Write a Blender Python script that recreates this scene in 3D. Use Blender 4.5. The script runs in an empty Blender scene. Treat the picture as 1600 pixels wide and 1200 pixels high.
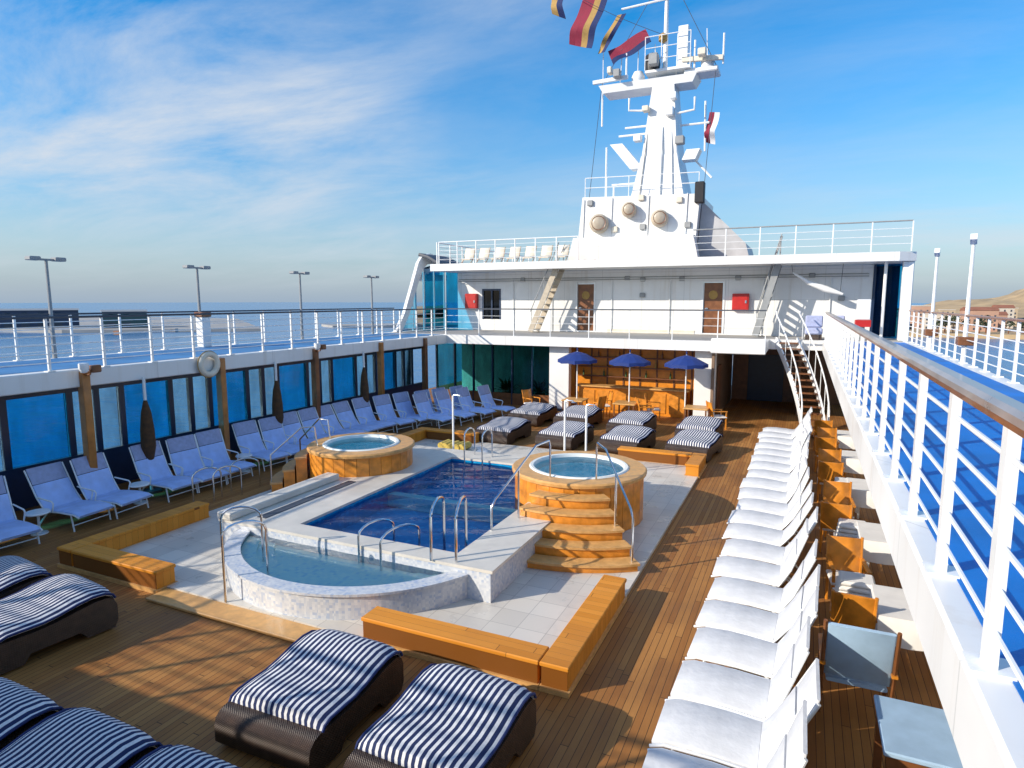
import bpy, math, random
from math import sin, cos, pi, radians, sqrt, atan2
from mathutils import Vector
random.seed(7)
scene = bpy.context.scene
COL = scene.collection

# ------------------------------------------------------------------ camera
cam_d = bpy.data.cameras.new('camera')
cam_d.lens = 22.5; cam_d.sensor_width = 36.0
cam_d.clip_start = 0.05; cam_d.clip_end = 20000
cam = bpy.data.objects.new('camera', cam_d); COL.objects.link(cam)
cam.location = (0, 0, 4.5)
cam.rotation_euler = (radians(90 - 7.407), 0, radians(24.427))
scene.camera = cam
scene.cycles.max_bounces = 7; scene.cycles.diffuse_bounces = 3; scene.cycles.glossy_bounces = 3; scene.cycles.transparent_max_bounces = 12

# ------------------------------------------------------------------ sky and sun
SUN_EL, SUN_ROT = 25.0, 225.0            # sun stands low over the port quarter
world = bpy.data.worlds.new('World'); scene.world = world; world.use_nodes = True
wn = world.node_tree; wn.nodes.clear()
def wnode(t, **kw):
    n = wn.nodes.new(t)
    for k, v in kw.items(): setattr(n, k, v)
    return n
sky = wnode('ShaderNodeTexSky', sky_type='NISHITA')
sky.sun_disc = False; sky.sun_elevation = radians(SUN_EL); sky.sun_rotation = radians(SUN_ROT)
sky.air_density = 1.0; sky.dust_density = 0.6; sky.ozone_density = 2.5; sky.altitude = 0
hs = wnode('ShaderNodeHueSaturation'); hs.inputs['Saturation'].default_value = 1.5; hs.inputs['Value'].default_value = 1.12
tc = wnode('ShaderNodeTexCoord')
sep = wnode('ShaderNodeSeparateXYZ')
def wmath(op, a, b=None, clamp=False):
    n = wnode('ShaderNodeMath', operation=op); n.use_clamp = clamp
    for i, v in enumerate((a, b)):
        if v is None: continue
        if isinstance(v, (int, float)): n.inputs[i].default_value = v
        else: wn.links.new(v, n.inputs[i])
    return n.outputs[0]
wn.links.new(tc.outputs['Generated'], sep.inputs[0])
zc = wmath('MAXIMUM', sep.outputs['Z'], 0.0)
den = wmath('ADD', zc, 0.16)
cx = wmath('DIVIDE', sep.outputs['X'], den); cy = wmath('DIVIDE', sep.outputs['Y'], den)
comb = wnode('ShaderNodeCombineXYZ'); wn.links.new(cx, comb.inputs[0]); wn.links.new(cy, comb.inputs[1])
mp = wnode('ShaderNodeMapping'); mp.inputs['Rotation'].default_value = (0, 0, radians(-38)); mp.inputs['Scale'].default_value = (0.55, 1.1, 1)
mp.inputs['Location'].default_value = (3.1, 1.7, 0)
wn.links.new(comb.outputs[0], mp.inputs[0])
def wnoise(scale, detail, rough, dist=0.0, vec=None):
    n = wnode('ShaderNodeTexNoise'); n.inputs['Scale'].default_value = scale
    n.inputs['Detail'].default_value = detail; n.inputs['Roughness'].default_value = rough; n.inputs['Distortion'].default_value = dist
    wn.links.new(vec or mp.outputs[0], n.inputs['Vector']); return n.outputs['Fac']
n1 = wnoise(1.5, 10, 0.64, 0.35)
mp2 = wnode('ShaderNodeMapping'); mp2.inputs['Location'].default_value = (4.7, 1.9, 5.1)
wn.links.new(comb.outputs[0], mp2.inputs[0])
n2 = wnoise(0.36, 2, 0.5, 0.0, mp2.outputs[0])
r1 = wnode('ShaderNodeMapRange'); r1.inputs[1].default_value = 0.38; r1.inputs[2].default_value = 0.68; wn.links.new(n1, r1.inputs[0])
r2 = wnode('ShaderNodeMapRange'); r2.inputs[1].default_value = 0.35; r2.inputs[2].default_value = 0.54; r2.inputs[3].default_value = 0.20; wn.links.new(n2, r2.inputs[0])
cl = wmath('MULTIPLY', r1.outputs[0], r2.outputs[0])
hz = wmath('MULTIPLY', zc, 7.0, True)
cl = wmath('MULTIPLY', cl, wmath('MULTIPLY', hz, 0.92), True)
mixc = wnode('ShaderNodeMix', data_type='RGBA')
wn.links.new(cl, mixc.inputs[0])
wn.links.new(sky.outputs[0], hs.inputs['Color']); 
hzf = wmath('POWER', wmath('SUBTRACT', 1.0, wmath('MULTIPLY', zc, 2.1, True)), 2.0)
mixh = wnode('ShaderNodeMix', data_type='RGBA')               # milky air low over the horizon
wn.links.new(wmath('MULTIPLY', hzf, 0.94), mixh.inputs[0]); wn.links.new(hs.outputs[0], mixh.inputs[6]); mixh.inputs[7].default_value = (1.75, 2.3, 3.0, 1)
wn.links.new(mixh.outputs[2], mixc.inputs[6])
mixc.inputs[7].default_value = (3.6, 3.9, 4.3, 1)
bg = wnode('ShaderNodeBackground'); bg.inputs['Strength'].default_value = 0.15
wn.links.new(mixc.outputs[2], bg.inputs['Color'])
wo = wnode('ShaderNodeOutputWorld'); wn.links.new(bg.outputs[0], wo.inputs['Surface'])

sun_d = bpy.data.lights.new('sun', 'SUN'); sun_d.energy = 4.2; sun_d.angle = radians(0.5); sun_d.color = (1.0, 0.90, 0.76)
sun = bpy.data.objects.new('sun', sun_d); COL.objects.link(sun)
sd = Vector((sin(radians(SUN_ROT)) * cos(radians(SUN_EL)), cos(radians(SUN_ROT)) * cos(radians(SUN_EL)), sin(radians(SUN_EL))))
sun.rotation_euler = sd.to_track_quat('Z', 'Y').to_euler()
sun.location = (-40, -40, 30)
vs = scene.view_settings
vs.view_transform = 'Standard'; vs.look = 'None'; vs.exposure = 0.35; vs.gamma = 1.0; vs.use_curve_mapping = False

# ------------------------------------------------------------------ materials
MATS = {}
def mat(name, col, rough=0.5, metal=0.0, var=0.12, vscale=6.0, bump=0.0, bscale=40.0, spec=0.5, coat=0.0):
    m = bpy.data.materials.new(name); m.use_nodes = True; nt = m.node_tree
    p = nt.nodes['Principled BSDF']
    p.inputs['Roughness'].default_value = rough; p.inputs['Metallic'].default_value = metal
    p.inputs['Specular IOR Level'].default_value = spec; p.inputs['Coat Weight'].default_value = coat
    t = nt.nodes.new('ShaderNodeTexCoord')
    n = nt.nodes.new('ShaderNodeTexNoise'); n.inputs['Scale'].default_value = vscale; n.inputs['Detail'].default_value = 6
    nt.links.new(t.outputs['Object'], n.inputs['Vector'])
    mr = nt.nodes.new('ShaderNodeMapRange'); mr.inputs[1].default_value = 0.3; mr.inputs[2].default_value = 0.7
    mr.inputs[3].default_value = 1 - var; mr.inputs[4].default_value = 1 + var * 0.6
    nt.links.new(n.outputs['Fac'], mr.inputs[0])
    mx = nt.nodes.new('ShaderNodeVectorMath'); mx.operation = 'SCALE'; mx.inputs[0].default_value = col[:3]
    nt.links.new(mr.outputs[0], mx.inputs['Scale']); nt.links.new(mx.outputs[0], p.inputs['Base Color'])
    mr2 = nt.nodes.new('ShaderNodeMapRange'); mr2.inputs[3].default_value = max(0.02, rough - 0.1); mr2.inputs[4].default_value = min(1, rough + 0.12)
    nt.links.new(n.outputs['Fac'], mr2.inputs[0]); nt.links.new(mr2.outputs[0], p.inputs['Roughness'])
    if bump:
        n2 = nt.nodes.new('ShaderNodeTexNoise'); n2.inputs['Scale'].default_value = bscale; n2.inputs['Detail'].default_value = 4
        nt.links.new(t.outputs['Object'], n2.inputs['Vector'])
        b = nt.nodes.new('ShaderNodeBump'); b.inputs['Strength'].default_value = bump; b.inputs['Distance'].default_value = 0.01
        nt.links.new(n2.outputs['Fac'], b.inputs['Height']); nt.links.new(b.outputs[0], p.inputs['Normal'])
    MATS[name] = m; return m
class NT:
    """tiny helper for hand-made node trees"""
    def __init__(s, m): s.nt = m.node_tree; s.p = s.nt.nodes.get('Principled BSDF')
    def n(s, t, **kw):
        x = s.nt.nodes.new(t)
        for k, v in kw.items(): setattr(x, k, v)
        return x
    def l(s, a, b): s.nt.links.new(a, b)
    def m(s, op, a, b=None, c=None, clamp=False):
        x = s.n('ShaderNodeMath', operation=op); x.use_clamp = clamp
        for i, v in enumerate((a, b, c)):
            if v is None: continue
            if isinstance(v, (int, float)): x.inputs[i].default_value = v
            else: s.l(v, x.inputs[i])
        return x.outputs[0]
    def mix(s, f, a, b):
        x = s.n('ShaderNodeMix', data_type='RGBA')
        for i, v in ((0, f), (6, a), (7, b)):
            if isinstance(v, (int, float)): x.inputs[i].default_value = v
            elif isinstance(v, tuple): x.inputs[i].default_value = (*v[:3], 1)
            else: s.l(v, x.inputs[i])
        return x.outputs[2]
    def noise(s, vec, scale, detail=4, rough=0.5, dist=0.0):
        x = s.n('ShaderNodeTexNoise'); x.inputs['Scale'].default_value = scale; x.inputs['Detail'].default_value = detail
        x.inputs['Roughness'].default_value = rough; x.inputs['Distortion'].default_value = dist
        s.l(vec, x.inputs['Vector']); return x.outputs['Fac']
    def rng(s, v, a, b, c=0.0, d=1.0):
        x = s.n('ShaderNodeMapRange'); s.l(v, x.inputs[0])
        for i, q in enumerate((a, b, c, d)): x.inputs[i + 1].default_value = q
        return x.outputs[0]
def newmat(name):
    m = bpy.data.materials.new(name); m.use_nodes = True; MATS[name] = m; return m, NT(m)

def teak_material(name, c1, c2, width=0.085, seam=(0.03, 0.02, 0.012), axis='X', rough=0.55, seamw=0.07, wear=0.5):
    m, t = newmat(name)
    tcd = t.n('ShaderNodeTexCoord'); sp = t.n('ShaderNodeSeparateXYZ'); t.l(tcd.outputs['Object'], sp.inputs[0])
    u = sp.outputs[axis]; v = sp.outputs['Y' if axis == 'X' else 'X']
    un = t.m('DIVIDE', u, width); idx = t.m('FLOOR', un); fr = t.m('FRACT', un)
    wno = t.n('ShaderNodeTexWhiteNoise', noise_dimensions='1D'); t.l(idx, wno.inputs['W'])
    vo = t.m('ADD', t.m('DIVIDE', v, 2.6), t.m('MULTIPLY', wno.outputs[0], 7.3))
    vi = t.m('FLOOR', vo); vf = t.m('FRACT', vo)
    cmb = t.n('ShaderNodeCombineXYZ'); t.l(idx, cmb.inputs[0]); t.l(vi, cmb.inputs[1])
    wn2 = t.n('ShaderNodeTexWhiteNoise', noise_dimensions='2D'); t.l(cmb.outputs[0], wn2.inputs['Vector'])
    mpn = t.n('ShaderNodeMapping'); mpn.inputs['Scale'].default_value = (60, 2.5, 20) if axis == 'X' else (2.5, 60, 20)
    t.l(tcd.outputs['Object'], mpn.inputs[0])
    grain = t.noise(mpn.outputs[0], 1.0, 5, 0.6)
    fac = t.m('ADD', t.m('MULTIPLY', wn2.outputs[0], 0.6), t.m('MULTIPLY', grain, 0.5))
    base = t.mix(t.rng(fac, 0.2, 0.9), c1, c2)
    blot = t.noise(tcd.outputs['Object'], 0.55, 6, 0.6)           # damp, trodden patches
    dark = t.rng(blot, 0.42, 0.66, 0.0, wear)
    base = t.mix(dark, base, tuple(q * 0.42 for q in c1))
    sm = t.m('MAXIMUM', t.m('LESS_THAN', fr, seamw), t.m('LESS_THAN', vf, 0.003))
    base = t.mix(sm, base, seam)
    t.l(base, t.p.inputs['Base Color'])
    t.p.inputs['Specular IOR Level'].default_value = 0.25
    t.l(t.rng(blot, 0.4, 0.66, rough + 0.15, rough - 0.12), t.p.inputs['Roughness'])
    b = t.n('ShaderNodeBump'); b.inputs['Strength'].default_value = 0.4; b.inputs['Distance'].default_value = 0.004
    t.l(t.m('SUBTRACT', t.m('MULTIPLY', grain, 0.3), sm), b.inputs['Height']); t.l(b.outputs[0], t.p.inputs['Normal'])
    return m
teak_material('deck_teak', (0.32, 0.130, 0.034), (0.47, 0.22, 0.062))
teak_material('curb_teak', (0.64, 0.235, 0.022), (0.78, 0.31, 0.04), width=0.12, axis='Y', rough=0.45, wear=0.25, seamw=0.025, seam=(0.20,0.07,0.012))
mat('wood_orange', (0.70, 0.255, 0.025), 0.4, var=0.35, vscale=5, coat=0.3)
mat('wood_glow', (0.74, 0.26, 0.02), 0.35, var=0.2, vscale=4, coat=0.3)
mat('wood_tread', (0.66, 0.36, 0.12), 0.4, var=0.2, vscale=9)
mat('wood_brown', (0.20, 0.075, 0.025), 0.4, var=0.3, vscale=5, coat=0.2)
mat('wood_post', (0.42, 0.16, 0.03), 0.35, var=0.3, vscale=5, coat=0.3)
mat('white_paint', (0.80, 0.80, 0.78), 0.35, var=0.05, vscale=1.3, bump=0.05, bscale=3)
mat('white_gloss', (0.82, 0.83, 0.82), 0.22, var=0.04, vscale=3)
mat('ivory_paint', (0.72, 0.66, 0.54), 0.4, var=0.12, vscale=4)
mat('grey_paint', (0.30, 0.31, 0.31), 0.5, var=0.15, vscale=3)
mat('cap_grey', (0.30, 0.27, 0.26), 0.3, var=0.3, vscale=3, coat=0.2)
mat('shade_grey', (0.48, 0.49, 0.50), 0.45, var=0.15, vscale=2)  # shaded side of the mast house, its shade put into the paint colour
mat('dark_grey', (0.06, 0.07, 0.09), 0.5, var=0.2)
mat('black', (0.015, 0.015, 0.018), 0.5, var=0.2)
mat('navy_frame', (0.012, 0.03, 0.075), 0.35, var=0.15)
mat('chrome', (0.72, 0.73, 0.74), 0.16, metal=1.0, var=0.05)
mat('track_blue', (0.002, 0.17, 0.58), 0.55, var=0.30, vscale=1.2, bump=0.3, bscale=160)
mat('track_faded', (0.06, 0.22, 0.46), 0.6, var=0.25, vscale=0.9, bump=0.3, bscale=160)
mat('platform_stone', (0.66, 0.62, 0.54), 0.35, var=0.12, vscale=2.5, bump=0.08, bscale=30)
mat('tub_shell', (0.80, 0.84, 0.80), 0.2, var=0.04)
mat('mesh_white', (0.70, 0.71, 0.72), 0.7, var=0.10, vscale=5, bump=0.9, bscale=9)
mat('mesh_shade_blue', (0.46, 0.61, 0.97), 0.7, var=0.16, vscale=4, bump=0.9, bscale=9)  # left-row slings: blue of shade and sky partly put into the base colour
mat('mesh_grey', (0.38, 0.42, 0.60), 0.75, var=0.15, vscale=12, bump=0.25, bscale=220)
mat('fabric_navy', (0.010, 0.024, 0.115), 0.8, var=0.2, vscale=20)
mat('fabric_parasol', (0.008, 0.034, 0.19), 0.75, var=0.12, vscale=5)
mat('fabric_bluegrey', (0.36, 0.52, 0.68), 0.7, var=0.1, vscale=6, bump=0.2, bscale=150)
mat('fabric_brown', (0.09, 0.042, 0.015), 0.85, var=0.35, vscale=14, bump=0.5, bscale=40)
mat('cloth_white', (0.80, 0.78, 0.74), 0.8, var=0.06, vscale=6, bump=0.3, bscale=9)
mat('red_paint', (0.48, 0.02, 0.015), 0.35, var=0.12)
mat('flag_red', (0.26, 0.02, 0.05), 0.8, var=0.12)
mat('flag_yellow', (0.42, 0.26, 0.08), 0.8, var=0.12)
mat('flag_blue', (0.015, 0.03, 0.12), 0.8, var=0.12)
mat('flag_white', (0.75, 0.75, 0.75), 0.8, var=0.05)
mat('towel_yellow', (0.62, 0.45, 0.10), 0.9, var=0.2, vscale=20, bump=0.4, bscale=80)
mat('beige_metal', (0.50, 0.43, 0.33), 0.4, var=0.2, vscale=5)
mat('leaf_green', (0.05, 0.12, 0.03), 0.6, var=0.4, vscale=8)
mat('terracotta', (0.35, 0.13, 0.06), 0.7, var=0.2)
mat('bulkhead_brown', (0.20, 0.13, 0.085), 0.5, var=0.25, vscale=2)  # grey-brown of the passage side walls
mat('sandstone', (0.46, 0.33, 0.18), 0.85, var=0.25, vscale=0.05, bump=0.3, bscale=0.4)
mat('plaster_tan', (0.48, 0.38, 0.26), 0.85, var=0.2, vscale=0.1)
mat('plaster_pale', (0.58, 0.52, 0.44), 0.85, var=0.15, vscale=0.1)
mat('plaster_pink', (0.46, 0.28, 0.20), 0.85, var=0.15, vscale=0.1)
mat('roof_red', (0.30, 0.12, 0.07), 0.85, var=0.2, vscale=0.2)
mat('shed_navy', (0.05, 0.07, 0.12), 0.7, var=0.2, vscale=0.1)
mat('shed_green', (0.05, 0.10, 0.10), 0.7, var=0.2, vscale=0.1)
mat('concrete', (0.36, 0.35, 0.33), 0.85, var=0.2, vscale=0.05)
mat('far_foliage', (0.05, 0.07, 0.035), 0.9, var=0.5, vscale=0.3)

def stripes():
    m, t = newmat('stripe_fabric')
    tcd = t.n('ShaderNodeTexCoord'); sp = t.n('ShaderNodeSeparateXYZ'); t.l(tcd.outputs['Object'], sp.inputs[0])
    fr = t.m('FRACT', t.m('ADD', t.m('DIVIDE', sp.outputs['X'], 0.072), 0.25))
    s = t.m('LESS_THAN', fr, 0.46)
    nz = t.noise(tcd.outputs['Object'], 30, 4)
    col = t.mix(s, (0.009, 0.022, 0.09), (0.74, 0.74, 0.74))
    vm = t.n('ShaderNodeVectorMath', operation='SCALE'); t.l(col, vm.inputs[0]); t.l(t.rng(nz, 0.3, 0.7, 0.88, 1.06), vm.inputs['Scale'])
    t.l(vm.outputs[0], t.p.inputs['Base Color']); t.p.inputs['Roughness'].default_value = 0.85
    b = t.n('ShaderNodeBump'); b.inputs['Strength'].default_value = 0.35; b.inputs['Distance'].default_value = 0.01
    t.l(t.noise(tcd.outputs['Object'], 7, 5), b.inputs['Height']); t.l(b.outputs[0], t.p.inputs['Normal'])
stripes()
def rattan():
    m, t = newmat('rattan')
    tcd = t.n('ShaderNodeTexCoord'); sp = t.n('ShaderNodeSeparateXYZ'); t.l(tcd.outputs['Object'], sp.inputs[0])
    k = 2 * pi / 0.026
    sx = t.m('SINE', t.m('MULTIPLY', sp.outputs['X'], k)); q = t.m('ADD', sp.outputs['Y'], sp.outputs['Z'])
    sy = t.m('SINE', t.m('MULTIPLY', q, k))
    w = t.m('MULTIPLY', sx, sy)
    nz = t.noise(tcd.outputs['Object'], 9, 4)
    f = t.m('ADD', t.m('MULTIPLY', w, 0.3), nz)
    t.l(t.mix(t.rng(f, 0.2, 0.9), (0.022, 0.012, 0.008), (0.075, 0.042, 0.026)), t.p.inputs['Base Color'])
    t.p.inputs['Roughness'].default_value = 0.38
    b = t.n('ShaderNodeBump'); b.inputs['Strength'].default_value = 0.6; b.inputs['Distance'].default_value = 0.006
    t.l(w, b.inputs['Height']); t.l(b.outputs[0], t.p.inputs['Normal'])
rattan()
def mosaic(name, c1, c2, c3, size=0.05, rough=0.2):
    m, t = newmat(name)
    tcd = t.n('ShaderNodeTexCoord')
    vs_ = t.n('ShaderNodeVectorMath', operation='SCALE'); t.l(tcd.outputs['Object'], vs_.inputs[0]); vs_.inputs['Scale'].default_value = 1 / size
    fl = t.n('ShaderNodeVectorMath', operation='FLOOR'); t.l(vs_.outputs[0], fl.inputs[0])
    wno = t.n('ShaderNodeTexWhiteNoise', noise_dimensions='3D'); t.l(fl.outputs[0], wno.inputs['Vector'])
    a = t.mix(t.rng(wno.outputs[0], 0.25, 0.75), c1, c2)
    a = t.mix(t.m('GREATER_THAN', wno.outputs[0], 0.86), a, c3)
    t.l(a, t.p.inputs['Base Color']); t.p.inputs['Roughness'].default_value = rough
mosaic('mosaic_pale', (0.52, 0.55, 0.59), (0.64, 0.65, 0.65), (0.42, 0.48, 0.58), 0.04)
mosaic('mosaic_blue', (0.002, 0.24, 0.52), (0.006, 0.29, 0.58), (0.015, 0.36, 0.66), 0.08)
mosaic('mosaic_aqua', (0.56, 0.74, 0.73), (0.66, 0.79, 0.73), (0.46, 0.66, 0.72), 0.06)
mosaic('mosaic_teal', (0.26, 0.80, 0.84), (0.34, 0.84, 0.86), (0.50, 0.88, 0.88), 0.05)

def glassy(name, tint, fres=1.33, rough=0.03, bump=0.0, bscale=6.0, dens=None):
    m = bpy.data.materials.new(name); m.use_nodes = True; MATS[name] = m
    t = NT(m); t.nt.nodes.remove(t.p)
    out = t.nt.nodes['Material Output']
    tr = t.n('ShaderNodeBsdfTransparent'); tr.inputs['Color'].default_value = (*tint, 1)
    if name.startswith('glass_'):                      # salt smears and uneven tint
        tg = t.n('ShaderNodeTexCoord'); mg = t.n('ShaderNodeMapping'); mg.inputs['Scale'].default_value = (1.5, 1.5, 0.5); t.l(tg.outputs['Object'], mg.inputs[0])
        sf = t.rng(t.noise(mg.outputs[0], 1.6, 6, 0.6), 0.35, 0.7, 0.0, 0.75)
        t.l(t.mix(sf, tuple(tint), tuple(q * 0.62 + 0.06 for q in tint)), tr.inputs['Color'])
    gl = t.n('ShaderNodeBsdfGlossy'); gl.inputs['Roughness'].default_value = rough
    fr = t.n('ShaderNodeFresnel'); fr.inputs['IOR'].default_value = fres
    tcd = t.n('ShaderNodeTexCoord')
    nz = t.noise(tcd.outputs['Object'], bscale, 3, 0.5, 0.4)
    b = t.n('ShaderNodeBump'); b.inputs['Strength'].default_value = max(bump, 0.01); b.inputs['Distance'].default_value = 0.05
    t.l(nz, b.inputs['Height']); t.l(b.outputs[0], gl.inputs['Normal']); t.l(b.outputs[0], fr.inputs['Normal'])
    mx = t.n('ShaderNodeMixShader'); t.l(fr.outputs[0], mx.inputs[0]); t.l(tr.outputs[0], mx.inputs[1]); t.l(gl.outputs[0], mx.inputs[2])
    t.l(mx.outputs[0], out.inputs['Surface']); return m
glassy('pool_water', (0.55, 0.90, 0.99), 1.20, 0.02, 0.10, 3.5)
glassy('tub_water', (0.72, 0.97, 0.98), 1.18, 0.03, 0.2, 7.0)
glassy('bowl_water', (0.86, 0.98, 0.98), 1.18, 0.03, 0.12, 5.0)
glassy('glass_deep', (0.14, 0.66, 0.88), 1.20, 0.03, 0.02, 0.5)
glassy('glass_pale', (0.78, 0.94, 0.96), 1.20, 0.03, 0.02, 0.5)
glassy('glass_teal', (0.26, 0.66, 0.66), 1.35, 0.04, 0.03, 0.6)
glassy('glass_door', (0.06, 0.06, 0.06), 1.5, 0.04, 0.03, 0.6)

def sea_material():
    m, t = newmat('sea_water')
    tcd = t.n('ShaderNodeTexCoord')
    mp_ = t.n('ShaderNodeMapping'); mp_.inputs['Scale'].default_value = (1, 1.6, 1); t.l(tcd.outputs['Object'], mp_.inputs[0])
    n1_ = t.noise(mp_.outputs[0], 0.05, 8, 0.6); n2_ = t.noise(mp_.outputs[0], 0.004, 4, 0.5)
    t.l(t.mix(t.rng(n2_, 0.35, 0.65), (0.020, 0.13, 0.30), (0.03, 0.16, 0.36)), t.p.inputs['Base Color'])
    t.p.inputs['Roughness'].default_value = 0.22
    b = t.n('ShaderNodeBump'); b.inputs['Strength'].default_value = 0.5; b.inputs['Distance'].default_value = 2.0
    t.l(n1_, b.inputs['Height']); t.l(b.outputs[0], t.p.inputs['Normal'])
sea_material()

def plate_material():
    m, t = newmat('ship_plate')
    tcd = t.n('ShaderNodeTexCoord'); geo = t.n('ShaderNodeNewGeometry'); sp = t.n('ShaderNodeSeparateXYZ'); t.l(geo.outputs['Position'], sp.inputs[0])
    sx = t.m('LESS_THAN', t.m('FRACT', t.m('DIVIDE', t.m('ADD', sp.outputs['X'], sp.outputs['Y']), 1.83)), 0.010)
    sz = t.m('LESS_THAN', t.m('FRACT', t.m('DIVIDE', t.m('ADD', sp.outputs['Z'], 0.3), 1.21)), 0.014)
    sm = t.m('MAXIMUM', sx, sz)
    mp_ = t.n('ShaderNodeMapping'); mp_.inputs['Scale'].default_value = (4.0, 4.0, 0.22); t.l(geo.outputs['Position'], mp_.inputs[0])
    st_ = t.rng(t.noise(mp_.outputs[0], 1.0, 6, 0.62), 0.54, 0.78, 0.0, 0.40)
    bl = t.noise(geo.outputs['Position'], 0.8, 5, 0.6)
    c = t.mix(t.rng(bl, 0.3, 0.7), (0.74, 0.74, 0.72), (0.82, 0.82, 0.80))
    c = t.mix(st_, c, (0.50, 0.42, 0.32))
    c = t.mix(t.m('MULTIPLY', sm, 0.45), c, (0.40, 0.40, 0.38))
    t.l(c, t.p.inputs['Base Color']); t.l(t.rng(bl, 0.3, 0.7, 0.28, 0.5), t.p.inputs['Roughness'])
    b = t.n('ShaderNodeBump'); b.inputs['Strength'].default_value = 0.25; b.inputs['Distance'].default_value = 0.02
    t.l(t.m('SUBTRACT', t.noise(geo.outputs['Position'], 1.6, 2, 0.5), t.m('MULTIPLY', sm, 0.3)), b.inputs['Height']); t.l(b.outputs[0], t.p.inputs['Normal'])
plate_material()
def stone_tiles():
    m, t = newmat('platform_tiles')
    geo = t.n('ShaderNodeNewGeometry'); sp = t.n('ShaderNodeSeparateXYZ'); t.l(geo.outputs['Position'], sp.inputs[0])
    w = 0.42; fx = t.m('DIVIDE', sp.outputs['X'], w); fy = t.m('DIVIDE', sp.outputs['Y'], w)
    g = t.m('MAXIMUM', t.m('LESS_THAN', t.m('FRACT', fx), 0.022), t.m('LESS_THAN', t.m('FRACT', fy), 0.022))
    cb = t.n('ShaderNodeCombineXYZ'); t.l(t.m('FLOOR', fx), cb.inputs[0]); t.l(t.m('FLOOR', fy), cb.inputs[1])
    wno = t.n('ShaderNodeTexWhiteNoise', noise_dimensions='2D'); t.l(cb.outputs[0], wno.inputs['Vector'])
    bl = t.noise(geo.outputs['Position'], 1.3, 7, 0.62)
    c = t.mix(wno.outputs[0], (0.60, 0.56, 0.49), (0.70, 0.66, 0.58))
    c = t.mix(t.rng(bl, 0.5, 0.72, 0.0, 0.38), c, (0.36, 0.34, 0.31))
    c = t.mix(t.m('MULTIPLY', g, 0.7), c, (0.30, 0.28, 0.25))
    t.l(c, t.p.inputs['Base Color']); t.l(t.rng(bl, 0.4, 0.7, 0.5, 0.14), t.p.inputs['Roughness'])
stone_tiles()

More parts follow.
